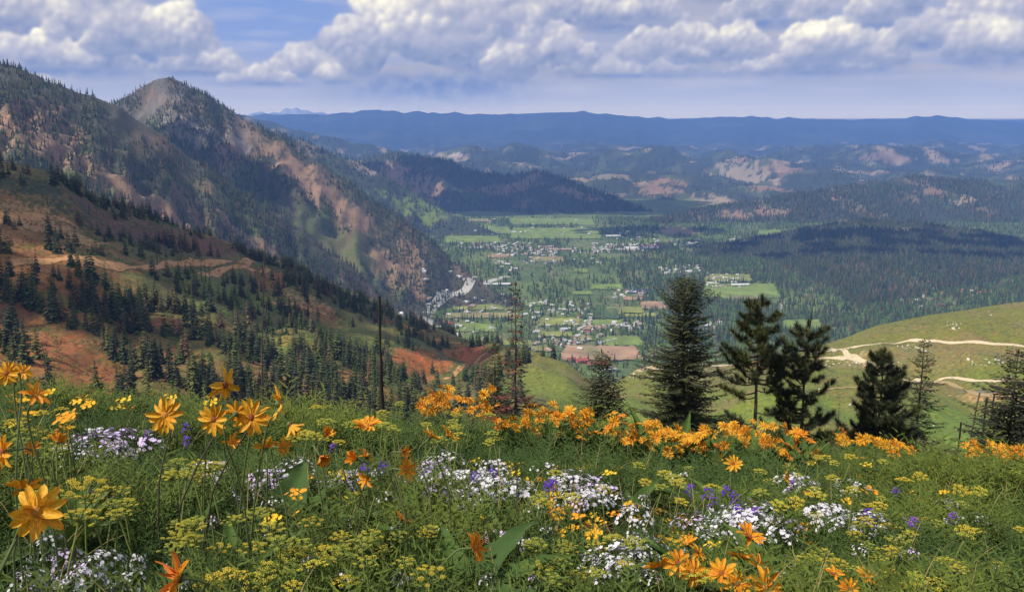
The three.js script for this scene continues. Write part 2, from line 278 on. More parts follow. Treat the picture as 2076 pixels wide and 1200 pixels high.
// bare earth, rock and grass that show between the plants, as patches of ground: [x, D, half width, half depth, colour, strength]
const PATCHES = [];
function patch(px, py, wpx, hpx, color, strength = 1, lo = 250, hi = 3400) {
  const [x, D] = hit(px, py, lo, hi), [x1, D1] = hit(px, py + hpx, lo, hi), s = D / FPX;
  PATCHES.push([x, D, wpx * s, clamp(Math.abs(D - D1), hpx * s * 1.2, wpx * s * 2.2), color, strength]);
}
const RED = [0.26, 0.085, 0.022], TAN = [0.4, 0.235, 0.095], SANDY = [0.5, 0.38, 0.22], ROCK = [0.22, 0.19, 0.17], PINK = [0.27, 0.165, 0.1], GRASS = [0.12, 0.145, 0.018], LIME = [0.14, 0.19, 0.018], BRUSH = [0.04, 0.052, 0.018], DUSK = [0.075, 0.05, 0.035];
for (const a of [[300, 480, 90, 34, DUSK, 1], [210, 440, 60, 40, [0.12, 0.06, 0.04], 1], [400, 500, 80, 34, [0.14, 0.06, 0.035], 1], [60, 380, 110, 34, BRUSH, 1], [70, 450, 80, 20, TAN, 0.8], [170, 490, 30, 22, TAN, 1], [110, 700, 60, 34, RED, 0.9], [170, 760, 80, 30, RED, 0.8], [330, 650, 30, 16, RED, 0.8], [40, 640, 40, 30, [0.16, 0.07, 0.035], 0.8], [560, 560, 60, 30, RED, 0.75], [620, 615, 60, 14, TAN, 0.9], [640, 640, 46, 16, RED, 0.8], [600, 690, 26, 20, RED, 0.9], [545, 620, 40, 40, LIME, 0.8], [585, 680, 60, 60, LIME, 0.55], [720, 690, 90, 44, GRASS, 0.8], [820, 670, 40, 20, RED, 0.95], [850, 745, 60, 30, [0.36, 0.1, 0.02], 1], [945, 725, 50, 36, [0.36, 0.1, 0.02], 1], [900, 690, 40, 24, RED, 0.6], [880, 700, 26, 40, BRUSH, 0.8], [720, 760, 30, 34, RED, 0.75], [990, 720, 26, 30, [0.24, 0.08, 0.02], 0.8], [1110, 770, 70, 46, GRASS, 0.9], [1060, 790, 60, 40, GRASS, 0.8], [640, 560, 80, 30, BRUSH, 0.7], [760, 620, 70, 30, BRUSH, 0.8], [110, 610, 80, 14, LIME, 0.6], [240, 600, 60, 14, LIME, 0.4], [440, 580, 70, 24, LIME, 0.5],
  [1310, 745, 34, 9, SANDY, 1], [1740, 725, 30, 8, SANDY, 0.6], [1790, 750, 40, 12, TAN, 0.8], [2000, 800, 60, 12, TAN, 0.9], [1990, 795, 34, 7, [0.16, 0.15, 0.14], 0.9], [1950, 700, 90, 16, [0.2, 0.14, 0.05], 0.6], [1800, 740, 120, 24, [0.17, 0.15, 0.04], 0.6], [1900, 740, 90, 20, [0.19, 0.15, 0.05], 0.6], [1560, 735, 120, 8, TAN, 0.7], [1480, 770, 140, 24, [0.15, 0.145, 0.04], 0.6], [1340, 780, 80, 24, GRASS, 0.7], [1500, 830, 200, 30, LIME, 0.6], [1280, 850, 80, 30, LIME, 0.5]]) patch(...a);
for (const a of [[40, 260, 110, 46, PINK, 1], [150, 320, 90, 30, PINK, 0.8], [270, 400, 60, 26, PINK, 0.9], [300, 225, 30, 20, ROCK, 0.45], [350, 200, 40, 10, ROCK, 0.4], [390, 265, 60, 26, ROCK, 0.75], [480, 285, 26, 26, ROCK, 0.7], [600, 340, 46, 22, PINK, 1], [650, 385, 60, 24, PINK, 1], [560, 300, 30, 16, PINK, 0.7], [720, 440, 40, 22, PINK, 0.8], [680, 500, 50, 22, [0.1, 0.125, 0.025], 0.6], [730, 540, 60, 22, [0.1, 0.125, 0.025], 0.6], [640, 470, 50, 16, [0.1, 0.125, 0.025], 0.5], [770, 520, 30, 30, PINK, 0.7], [830, 520, 36, 40, PINK, 0.5], [470, 460, 40, 16, PINK, 0.8], [540, 500, 50, 16, PINK, 0.6], [350, 440, 60, 20, PINK, 0.7], [820, 570, 40, 20, PINK, 0.6], [420, 380, 40, 16, PINK, 0.4]]) patch(...a, 1500);
for (const a of [[740, 340, 34, 10, [0.3, 0.23, 0.19], 0.9], [790, 362, 36, 10, PINK, 1], [850, 395, 50, 12, PINK, 0.8], [840, 425, 60, 12, LIME, 0.9], [925, 312, 16, 8, [0.5, 0.42, 0.3], 1], [1040, 380, 60, 12, PINK, 0.7], [1170, 395, 60, 10, PINK, 0.7], [1490, 435, 34, 10, PINK, 1], [1560, 430, 40, 10, PINK, 0.9], [1690, 400, 30, 8, PINK, 0.8], [1960, 405, 36, 10, [0.3, 0.235, 0.15], 0.9], [1900, 390, 40, 8, PINK, 0.7], [1830, 465, 40, 8, PINK, 0.8], [1720, 505, 30, 10, PINK, 0.5], [1380, 468, 40, 8, PINK, 0.8], [1340, 390, 50, 7, PINK, 0.9], [1450, 410, 40, 6, [0.32, 0.25, 0.155], 0.9], [1510, 360, 50, 10, [0.32, 0.25, 0.155], 0.9], [1350, 365, 40, 8, PINK, 0.9], [1240, 355, 40, 6, [0.3, 0.235, 0.15], 0.7], [1560, 380, 40, 8, PINK, 0.9], [1500, 325, 20, 5, PINK, 0.9], [1800, 320, 60, 10, PINK, 0.7], [1600, 350, 40, 8, PINK, 0.7]]) patch(...a, 3600, 16000);
function patchAt(x, D, c) {
  for (const q of PATCHES) {
    const dx = (x - q[0]) / q[2], dy = (D - q[1]) / q[3], d = dx * dx + dy * dy; if (d > 2.6) continue;
    const s = q[2] * 0.35, n = fbm(x / s + q[0], D / (s * 1.5), 3) * 1.2 + fbm(x / (s * 0.16), D / (s * 0.4) + q[0], 4) * 2.2, fine = D < 3600 ? fbm(x / 26 + 3, D / 44, 3) * 1.5 : fbm(x / 70, D / 120, 3) * 1.5, a = q[5] * smooth(1.1, 0.5, d + n + fine);
    if (a > 0) for (let k = 0; k < 3; k++) c[k] = lerp(c[k], q[4][k], a);
  }
  return c;
}
/** How wooded a place is, 0 to 1. */
function wooded(x, D, id) {
  let n;
  if (id === 1) n = 0.4 + fbm(x / 70, D / 70, 3) * 1.3 - (x > D * 0.02 ? 0.75 : 0) - (x > -D * 0.1 && x < D * 0.02 ? 0.15 : 0);
  else if (id === 2) n = 0.52 + fbm(x / 180 + D / 500, D / 320, 4) * 1.6;
  else if (id === 3) n = 0.72 + fbm(x / 330 + 2, D / 420, 4) * 1.5;
  else if (id === 4) n = 0.86 + fbm(x / 260, D / 300, 3) * 1.1;
  else if (id === 5) n = 0.5 + fbm(x / 420, D / 700, 5) * 1.7;
  else if (id === 8) n = 0.66 + fbm(x / 240 + 7, D / 380, 4) * 2.0 + smooth(3000, 2300, D) * 0.15 + (x > D * 0.2 ? 0.45 : 0);
  else n = 0.5;
  for (const q of PATCHES) { const dx = (x - q[0]) / q[2], dy = (D - q[1]) / q[3], d = dx * dx + dy * dy; if (d < 1.6) n -= q[5] * (q[4] === BRUSH || q[4] === LIME ? 0.3 : 0.62) * smooth(1.4, 0.5, d + noise(x / 40, D / 60) * 0.7); }
  return clamp(n);
}
function ground(x, D, h, id) {
  const c = [0.06, 0.07, 0.02], f = fbm(x / 9, D / 9, 3), g = fbm(x / 55 + 30, D / 55, 3), b = fbm(x / 240, D / 300 + 4, 4), mixTo = (t, a) => { for (let k = 0; k < 3; k++) c[k] = lerp(c[k], t[k], clamp(a)); };
  if (id === 0 && D < 14) { const s = fbm(x * 2.2, D * 2.2, 4), e = Math.exp(-Math.pow((x - 0.5) / 0.5, 2) - Math.pow((D - 3.35) / 0.5, 2)); mixTo([0.035, 0.03, 0.014], 1); mixTo([0.05, 0.07, 0.018], smooth(-0.1, 0.3, s)); mixTo([0.17, 0.06, 0.026], smooth(0.45, 0.75, e + s * 0.5)); return c; }
  if (id <= 1) {
    const right = smooth(-0.02, 0.06, x / D);
    mixTo([0.115, 0.105, 0.022], 1); mixTo([0.075, 0.09, 0.018], smooth(-0.05, 0.35, g)); mixTo([0.26, 0.115, 0.03], smooth(-0.05, 0.25, b + f * 0.35) * (1 - right)); mixTo([0.145, 0.155, 0.019], right * (0.75 + f)); mixTo([0.17, 0.15, 0.045], right * smooth(0.0, 0.35, g + f * 0.4) * smooth(330, 560, D)); mixTo([0.1, 0.155, 0.016], right * smooth(-0.15, 0.2, -g) * smooth(600, 400, D));
    mixTo([0.2, 0.1, 0.04], smooth(0.2, 0.45, f + g * 0.5) * 0.5 * right);
  } else if (id === 2) { mixTo([0.06, 0.058, 0.03], 1); mixTo([0.2, 0.125, 0.075], smooth(-0.05, 0.25, fbm(x / 130 + D / 400, D / 300 + 9, 4))); mixTo([0.09, 0.12, 0.03], smooth(0.12, 0.34, b) * 0.8); mixTo([0.26, 0.22, 0.18], smooth(0.3, 0.5, f + g * 0.3) * 0.5); const w = fbm(x / 45 + D / 90, D / 160, 4); mixTo([0.11, 0.1, 0.092], smooth(-0.1, 0.15, w) * smooth(-60, 40, h) * smooth(2600, 2800, D)); mixTo([0.05, 0.05, 0.035], smooth(0.0, 0.25, -w) * 0.7); }
  else if (id === 3 || id === 4) { mixTo([0.035, 0.045, 0.024], 1); mixTo([0.15, 0.115, 0.07], smooth(0.12, 0.34, fbm(x / 210, D / 260 + 5, 4))); mixTo([0.06, 0.1, 0.03], smooth(0.1, 0.4, -b)); }
  else if (id === 5) { const m = fbm(x / 260 + 8, D / 420, 5); mixTo([0.03, 0.042, 0.026], 1); mixTo([0.075, 0.09, 0.04], smooth(0.0, 0.3, b)); mixTo([0.33, 0.245, 0.155], smooth(0.15, 0.34, m + g * 0.2)); }
  else if (id === 6) { mixTo([0.025, 0.035, 0.03], 1); mixTo([0.06, 0.07, 0.05], smooth(0.0, 0.3, fbm(x / 1200, D / 1500, 4))); }
  else if (id === 7) { mixTo([0.12, 0.13, 0.15], 1); mixTo([0.85, 0.86, 0.9], smooth(-0.1, 0.2, fbm(x / 300, D / 300, 3) + (h - 60) / 220)); }
  else if (id === 8) { mixTo([0.08, 0.12, 0.026], 1); mixTo([0.125, 0.175, 0.03], smooth(-0.05, 0.2, b)); mixTo([0.17, 0.16, 0.07], smooth(0.1, 0.3, g)); }
  return patchAt(x, D, c);
}
{
  const angles = [], rad = [];
  for (let a = -180; a < 180;) { angles.push(a * Math.PI / 180); const e = Math.abs(a); a += e < 33 ? 0.12 : e < 45 ? 0.3 : e < 70 ? 1 : 3; }
  const run = (a, b, n) => { for (let k = 0; k < n; k++) rad.push(a * Math.pow(b / a, k / n)); };
  run(0.4, 20, 70); run(20, 260, 90); run(260, 5500, 500); run(5500, 14000, 130); run(14000, 28500, 60); rad.push(28500);
  const na = angles.length, nr = rad.length, pos = new Float32Array((na * nr + 1) * 3), colr = new Float32Array((na * nr + 1) * 3), idx = [];
  for (let j = 0; j < nr; j++) for (let i = 0; i < na; i++) {
    const x = Math.sin(angles[i]) * rad[j], D = Math.cos(angles[i]) * rad[j], h = H(x, D), id = hitLayer, o = (j * na + i) * 3, far = Math.abs(angles[i]) > 0.9;
    pos[o] = x; pos[o + 1] = h; pos[o + 2] = -D; const c = far && id === 0 ? [0.08, 0.1, 0.03] : ground(x, D, h, id); colr[o] = c[0]; colr[o + 1] = c[1]; colr[o + 2] = c[2];
    if (j < nr - 1) { const n = (i + 1) % na, a = j * na + i, b = j * na + n, e = a + na, f = b + na; idx.push(a, b, f, a, f, e); }
  }
  const m = na * nr; pos[m * 3 + 1] = H(0, 0); colr.set([0.06, 0.07, 0.02], m * 3); for (let i = 0; i < na; i++) idx.push(m, (i + 1) % na, i);
  const g = new THREE.BufferGeometry(); g.setAttribute('position', new THREE.BufferAttribute(pos, 3)); g.setAttribute('color', new THREE.BufferAttribute(colr, 3)); g.setIndex(idx); g.computeVertexNormals();
  const uv = new Float32Array((m + 1) * 2); for (let k = 0; k <= m; k++) { uv[k * 2] = pos[k * 3] / 46 + noise(pos[k * 3] / 90, pos[k * 3 + 2] / 90) * 0.4; uv[k * 2 + 1] = pos[k * 3 + 2] / 46; }
  g.setAttribute('uv', new THREE.BufferAttribute(uv, 2));
  const S = 1024, tex = new Uint8Array(S * S * 4), wrap = (f) => (x, y) => { const a = x / S, b = y / S; return (f(x, y) * (1 - a) + f(x - S, y) * a) * (1 - b) + (f(x, y - S) * (1 - a) + f(x - S, y - S) * a) * b; };   // grass, litter and tufts: a grain that belongs to the ground cover
  const grain = wrap((x, y) => fbm(x / 60, y / 60, 5)), tuft = wrap((x, y) => noise(x / 9 + 40, y / 9)), dry = wrap((x, y) => fbm(x / 130 + 7, y / 130, 4));
  for (let y = 0; y < S; y++) for (let x = 0; x < S; x++) { const v = clamp(0.68 + grain(x, y) * 0.75 + tuft(x, y) * 0.3, 0.2, 1), w = dry(x, y) * 0.35, o = (y * S + x) * 4; tex[o] = clamp(v * (1 + w)) * 255; tex[o + 1] = v * 255; tex[o + 2] = clamp(v * (1 - w)) * 255; tex[o + 3] = 255; }
  const t = new THREE.DataTexture(tex, S, S); t.wrapS = t.wrapT = THREE.RepeatWrapping; t.magFilter = THREE.LinearFilter; t.needsUpdate = true;
  for (let k = 0; k < colr.length; k++) colr[k] *= 1.4;
  top('terrain', g, new THREE.MeshStandardMaterial({ vertexColors: true, map: t, bumpMap: t, bumpScale: 0.5, roughness: 0.97, side: THREE.DoubleSide }), 'structure');
  let hi = 0; for (let k = 1; k < pos.length; k += 3) hi = Math.max(hi, pos[k]); console.log('terrain', na, nr, idx.length / 3, 'highest', hi);
}
// ---------------------------------------------------------------- trees of the slopes
/** A small conifer of height 1 for the far slopes: ragged tiers. */
function farConifer(seed, tiers, sides, wide) {
  const r = rng(seed), g = new GB();
  for (let k = 0; k < tiers; k++) {
    const t = k / tiers, y0 = 0.06 + t * 0.8, y1 = Math.min(1, y0 + 0.34 * (1 - t * 0.45)), rr = wide * (1 - t * 0.86), turn = r() * 6, ox = (r() - 0.5) * 0.02, oz = (r() - 0.5) * 0.02, a = g.v(ox, k === tiers - 1 ? 1 : y1, oz), ring = [];
    for (let s = 0; s < sides; s++) { const q = turn + s / sides * 6.2832, e = rr * (s % 2 ? 0.62 + 0.3 * r() : 0.85 + 0.35 * r()); ring.push(g.v(Math.cos(q) * e + ox, y0 - (s % 2 ? 0 : 0.03), Math.sin(q) * e + oz)); }
    for (let s = 0; s < sides; s++) g.i.push(ring[s], a, ring[(s + 1) % sides]);
  }
  return g.build(true);
}
/** A broad-leaved crown of height 1: leaf clumps through the volume of a few lobes. */
function leafyCrown(seed, n, wide = 0.42) {
  const r = rng(seed), g = new GB(), lobes = [...Array(5)].map(() => [(r() - 0.5) * wide, 0.35 + r() * 0.4, (r() - 0.5) * wide, 0.2 + r() * 0.16]);
  for (let k = 0; k < n; k++) {
    const l = lobes[k % 5], a = r() * 6.283, z = r() * 2 - 1, q = Math.cbrt(0.3 + 0.7 * r()) * l[3], s = 0.05 + 0.06 * r(), o = V(l[0] + Math.cos(a) * Math.sqrt(1 - z * z) * q * 1.2, Math.max(0.03, l[1] + z * q), l[2] + Math.sin(a) * Math.sqrt(1 - z * z) * q * 1.2);
    const u = V(r() - 0.5, r() - 0.5, r() - 0.5).normalize().multiplyScalar(s), w = V(r() - 0.5, r() - 0.5, r() - 0.5).cross(u).normalize().multiplyScalar(s * 0.8);
    g.quad(o.clone().add(u), o.clone().add(w), o.clone().sub(u), o.clone().sub(w));
  }
  return g.build(true);
}
function stuffOf(name, geo, material, list) {
  const m = new THREE.InstancedMesh(geo, material, list.length), M = new THREE.Matrix4(), q = Q(), e = new THREE.Euler();
  list.forEach(([p, turn, sx, sy, c, lean = 0], k) => { e.set(lean, turn, lean * 0.6); M.compose(p, q.setFromEuler(e), V(sx, sy, sx)); m.setMatrixAt(k, M); m.setColorAt(k, c); });
  m.name = numbered(name); m.castShadow = m.receiveShadow = true; m.userData = { kind: 'stuff' }; scene.add(m); return m;
}
const FAR_GEO = [farConifer(1, 4, 6, 0.15), farConifer(2, 5, 6, 0.13), farConifer(3, 4, 7, 0.18)], LEAFY = [leafyCrown(11, 60), leafyCrown(12, 60, 0.6)], LEAFY_SMALL = [leafyCrown(13, 28), leafyCrown(14, 28, 0.6)];
const MAT_FOREST = mat(1, 1, 1, 0.95), FIELDS = [];
const inField = (x, D, m = 6) => FIELDS.some((f) => { if (x < f.x0 - m || x > f.x1 + m || D < f.d0 - m || D > f.d1 + m) return false; let c = false; const p = f.p; for (let i = 0, j = p.length - 1; i < p.length; j = i++) if ((p[i][1] > D) !== (p[j][1] > D) && x < (p[j][0] - p[i][0]) * (D - p[i][1]) / (p[j][1] - p[i][1]) + p[i][0]) c = !c; return c; });
const SPRUCE = (r) => { const t = r(); return t < 0.5 ? rgb(0.026 + r() * 0.014, 0.04 + r() * 0.018, 0.015 + r() * 0.007) : t < 0.86 ? rgb(0.05 + r() * 0.025, 0.066 + r() * 0.025, 0.016) : rgb(0.1 + r() * 0.06, 0.075 + r() * 0.03, 0.045); };
const LEAF = (r) => { const t = r(); return rgb(0.05 + 0.07 * t, 0.1 + 0.1 * t + 0.03 * r(), 0.016 + r() * 0.012); };
// fields of the valley floor: corners in the photograph, met with the level floor
const FIELD_MAT = new THREE.MeshStandardMaterial({ vertexColors: true, roughness: 0.97, side: THREE.DoubleSide }), fieldColors = { meadow: [0.15, 0.21, 0.032], pasture: [0.21, 0.225, 0.045], hay: [0.22, 0.195, 0.075], earth: [0.32, 0.2, 0.115], orchard: [0.05, 0.085, 0.03] };
function field(kind, corners, lift = 0.4) {
  const pts = corners.map(([px, py]) => { const q = P(px, py, 1), D = (FLOOR + 2) / q.y; return [q.x * D, D]; }), c = pts.reduce((a, b) => [a[0] + b[0] / pts.length, a[1] + b[1] / pts.length], [0, 0]), g = new GB(), R = rng(pts.length * 13 + corners[0][0]);
  const N = 14, [a, b, e, f] = pts, base = fieldColors[kind], ids = [];
  for (let v = 0; v <= N; v++) for (let u = 0; u <= N; u++) {
    const edge = u === 0 || v === 0 || u === N || v === N ? 1 : 0.3, x = lerp(lerp(a[0], b[0], u / N), lerp(f[0], e[0], u / N), v / N) + (R() - 0.5) * 9 * edge, D = lerp(lerp(a[1], b[1], u / N), lerp(f[1], e[1], u / N), v / N) + (R() - 0.5) * 14 * edge;
    const n = 1 + fbm(x / 40, D / 60, 3) * 0.7 + (R() - 0.5) * 0.12, w = clamp(fbm(x / 70 + 9, D / 130, 3) * 1.6); ids.push(g.v(x, FLOOR + 1.6 + lift, -D, [lerp(base[0], 0.1, w) * n, lerp(base[1], 0.13, w) * n, lerp(base[2], 0.035, w) * n]));
  }
  for (let v = 0; v < N; v++) for (let u = 0; u < N; u++) { const k = v * (N + 1) + u; g.i.push(k, k + 1, k + N + 2, k, k + N + 2, k + N + 1); }
  const o = top('field', g.build(), FIELD_MAT, 'structure');
  if (kind !== 'orchard') FIELDS.push({ p: pts, x0: Math.min(...pts.map((p) => p[0])), x1: Math.max(...pts.map((p) => p[0])), d0: Math.min(...pts.map((p) => p[1])), d1: Math.max(...pts.map((p) => p[1])) });
  return o;
}
const quadOf = (x0, y0, x1, y1, s = 0) => [[x0, y0], [x1, y0 + s], [x1 + (y1 - y0) * 0.5, y1 + s], [x0 - (y1 - y0) * 0.3, y1]];
for (const [kind, ...q] of [['meadow', 905, 478, 1010, 492], ['meadow', 960, 458, 1030, 474], ['meadow', 1035, 442, 1200, 456], ['meadow', 1040, 462, 1210, 484], ['orchard', 1010, 446, 1034, 460], ['hay', 950, 443, 990, 449],
  ['pasture', 920, 615, 1015, 628], ['hay', 905, 634, 1050, 645], ['meadow', 1060, 612, 1100, 620], ['pasture', 1095, 645, 1175, 660], ['meadow', 1180, 648, 1260, 660], ['pasture', 1230, 622, 1300, 636], ['earth', 1302, 611, 1345, 626], ['earth', 1265, 601, 1300, 608], ['meadow', 1230, 681, 1295, 700], ['earth', 1145, 701, 1290, 730], ['pasture', 1090, 672, 1160, 682], ['meadow', 900, 655, 1000, 672], ['hay', 1160, 680, 1200, 690], ['pasture', 1265, 634, 1330, 642], ['meadow', 1160, 590, 1200, 597], ['meadow', 1200, 576, 1260, 586], ['meadow', 1430, 575, 1570, 604], ['pasture', 1440, 556, 1520, 570], ['meadow', 1590, 648, 1660, 668], ['hay', 1475, 600, 1540, 607], ['meadow', 1540, 466, 1610, 477], ['meadow', 1430, 560, 1470, 572], ['orchard', 1185, 625, 1250, 645], ['meadow', 1690, 560, 1760, 568], ['hay', 1080, 520, 1140, 530], ['earth', 990, 515, 1030, 522], ['meadow', 1165, 545, 1190, 552], ['pasture', 1010, 690, 1080, 700], ['hay', 1055, 700, 1110, 712], ['earth', 1180, 660, 1230, 668]]) field(kind, quadOf(...q), kind === 'orchard' ? 0.8 : 0.4 + (q[0] % 7) * 0.05);
{
  // uncounted woods: mountain, hills and valley; the nearest slope has single trees below
  const r = rng(21), lists = { 0: [], 1: [], 2: [], a: [], b: [], c: [], d: [] };
  const region = (n, ta0, ta1, D0, D1, want, make) => { for (let k = 0; k < n; k++) { const D = Math.sqrt(lerp(D0 * D0, D1 * D1, r())), x = lerp(ta0, ta1, r()) * D, h = H(x, D), id = hitLayer; if (want.includes(id) && r() < wooded(x, D, id)) make(x, D, h, id); } };
  const spruce = (hMin, hMax, fat) => (x, D, h) => { const s = lerp(hMin, hMax, r()); lists[Math.floor(r() * 3)].push([V(x, h - 0.5, -D), r() * 6, s * fat, s, SPRUCE(r)]); };
  region(56000, -0.66, 0.02, 1450, 3150, [2], spruce(9, 18, 1.1));
  region(24000, -0.3, 0.35, 3500, 6000, [3], spruce(16, 26, 1.5));
  region(24000, 0.1, 0.66, 3900, 5600, [3], spruce(16, 26, 1.5));
  region(34000, 0.1, 0.66, 2300, 4300, [4], spruce(14, 24, 1.35));
  region(46000, -0.15, 0.64, 1500, 4700, [8], (x, D, h) => { if (inField(x, D)) return; if (r() < 0.4) spruce(10, 22, 1.25)(x, D, h); else { const s = 7 + r() * 8; lists[r() < 0.5 ? 'c' : 'd'].push([V(x, h, -D), r() * 6, s * 1.25, s, LEAF(r)]); } });
  region(9000, 0.12, 0.64, 2000, 3600, [8, 4], (x, D, h) => { if (!inField(x, D)) spruce(12, 22, 1.3)(x, D, h); });
  region(24000, -0.25, 0.62, 5300, 10500, [5], (x, D, h) => { const s = 20 + r() * 16; lists[Math.floor(r() * 3)].push([V(x, h - 1, -D), r() * 6, s * 1.4, s * 0.75, SPRUCE(r)]); });
  region(7000, 0.12, 0.64, 2000, 3300, [4, 8], (x, D, h) => { if (inField(x, D) || noise(x / 150 + 3, D / 200) < 0.05) return; const s = 6 + r() * 8; lists[r() < 0.5 ? 'c' : 'd'].push([V(x, h, -D), r() * 6, s * 1.3, s, LEAF(r)]); });
  // shrubs and brush on the near side of the mountain and the middle slope
  region(15000, -0.64, 0.05, 1550, 3100, [2], (x, D, h) => { const s = 2.5 + r() * 4.5; lists[r() < 0.5 ? 'c' : 'd'].push([V(x, h, -D), r() * 6, s * 1.6, s, r() < 0.4 ? LEAF(r) : rgb(0.12, 0.085, 0.05)]); });
  for (let k = 0; k < 30000; k++) { const D = Math.sqrt(lerp(1550 * 1550, 3100 * 3100, r())), x = lerp(-0.64, 0.03, r()) * D, h = H(x, D); if (hitLayer !== 2 || wooded(x, D, 2) > 0.42 || r() < 0.35) continue; const s = 1.5 + r() * r() * 5, t = r(); lists[r() < 0.5 ? 'c' : 'd'].push([V(x, h - 0.5, -D), r() * 6, s * 1.5, s, t < 0.4 ? rgb(0.05, 0.05, 0.025) : t < 0.75 ? rgb(0.13, 0.085, 0.055) : rgb(0.24, 0.2, 0.17)]); }
  for (let k = 0; k < 34000; k++) { const D = Math.sqrt(lerp(260 * 260, 950 * 950, r())), x = lerp(-0.64, 0.6, r()) * D, h = H(x, D), n = noise(x / 45 + 60, D / 45); if (hitLayer === 1 && n > (x > 0 ? -0.25 : -0.3)) { const s = 0.35 + r() * r() * (x > 0 ? 1.2 : 3.8); lists[r() < 0.5 ? 'c' : 'd'].push([V(x, h - 0.1, -D), r() * 6, s * 1.7, s, r() < 0.6 ? (x > 0 ? rgb(0.045 + 0.04 * r(), 0.06 + 0.045 * r(), 0.014) : LEAF(r)) : rgb(0.1, 0.062, 0.03)]); } }
  for (let k = 0; k < 3; k++) stuffOf('forest', FAR_GEO[k], MAT_FOREST, lists[k]);
  stuffOf('woodland', LEAFY_SMALL[0], MAT_FOREST, lists.c); stuffOf('woodland', LEAFY_SMALL[1], MAT_FOREST, lists.d);
  console.log('woods', Object.values(lists).map((l) => l.length).join(' '));
}
const TRACK_LINES = [[[-20, 436], [40, 436], [90, 440], [140, 452], [175, 476]], [[20, 534], [80, 532], [160, 524], [230, 540], [300, 546], [340, 538], [400, 530], [460, 528], [510, 528]], [[400, 556], [450, 548], [500, 544], [550, 546]], [[540, 612], [580, 617], [620, 626], [665, 640]], [[900, 770], [930, 750], [965, 735], [985, 716]]], TRACKS = TRACK_LINES.map((l) => l.map(([px, py]) => hit(px, py, 280, 1100)));
// single conifers of the middle slope
function slopeConifer(seed, whorls, per, wide) {
  const r = rng(seed), g = new GB();
  for (let k = 0; k < whorls; k++) {
    const t = (k + r() * 0.5) / whorls, y = 0.05 + t * 0.92, len = wide * Math.pow(1 - t, 0.8) * (0.75 + 0.45 * r()) + 0.012, turn = r() * 6;
    for (let s = 0; s < per; s++) {
      const q = turn + (s + r() * 0.6) / per * 6.2832, l = len * (0.65 + 0.5 * r()), dx = Math.cos(q), dz = Math.sin(q), w = l * 0.3, drop = l * (0.1 + 0.35 * (1 - t)), y1 = y + (r() - 0.5) * 0.015;
      const a = V(0, y1 + 0.02, 0), b = V(dx * l * 0.55 - dz * w, y1 - drop * 0.3, dz * l * 0.55 + dx * w), c = V(dx * l, y1 - drop + 0.01, dz * l), d = V(dx * l * 0.55 + dz * w, y1 - drop * 0.3, dz * l * 0.55 - dx * w), e = V(dx * l * 0.6, y1 - drop * 0.9 - l * 0.16, dz * l * 0.6);
      g.tri(a, b, c); g.tri(a, c, d); g.tri(a, e, c);
    }
  }
  return g.build(true);
}
const slopeTrunk = new GB().tube([V(0, -0.04, 0), V(0, 0.5, 0), V(0, 0.97, 0)], [0.017, 0.011, 0.002], 6).build();
const barkDark = mat(0.05, 0.037, 0.028, 0.95), crownMats = [mat(0.02, 0.028, 0.008, 0.9), mat(0.034, 0.042, 0.009, 0.9), mat(0.058, 0.066, 0.011, 0.9), mat(0.085, 0.09, 0.013, 0.9)], slopeCrowns = [slopeConifer(31, 15, 7, 0.2), slopeConifer(32, 17, 7, 0.17), slopeConifer(33, 14, 8, 0.23), slopeConifer(34, 16, 6, 0.15)];
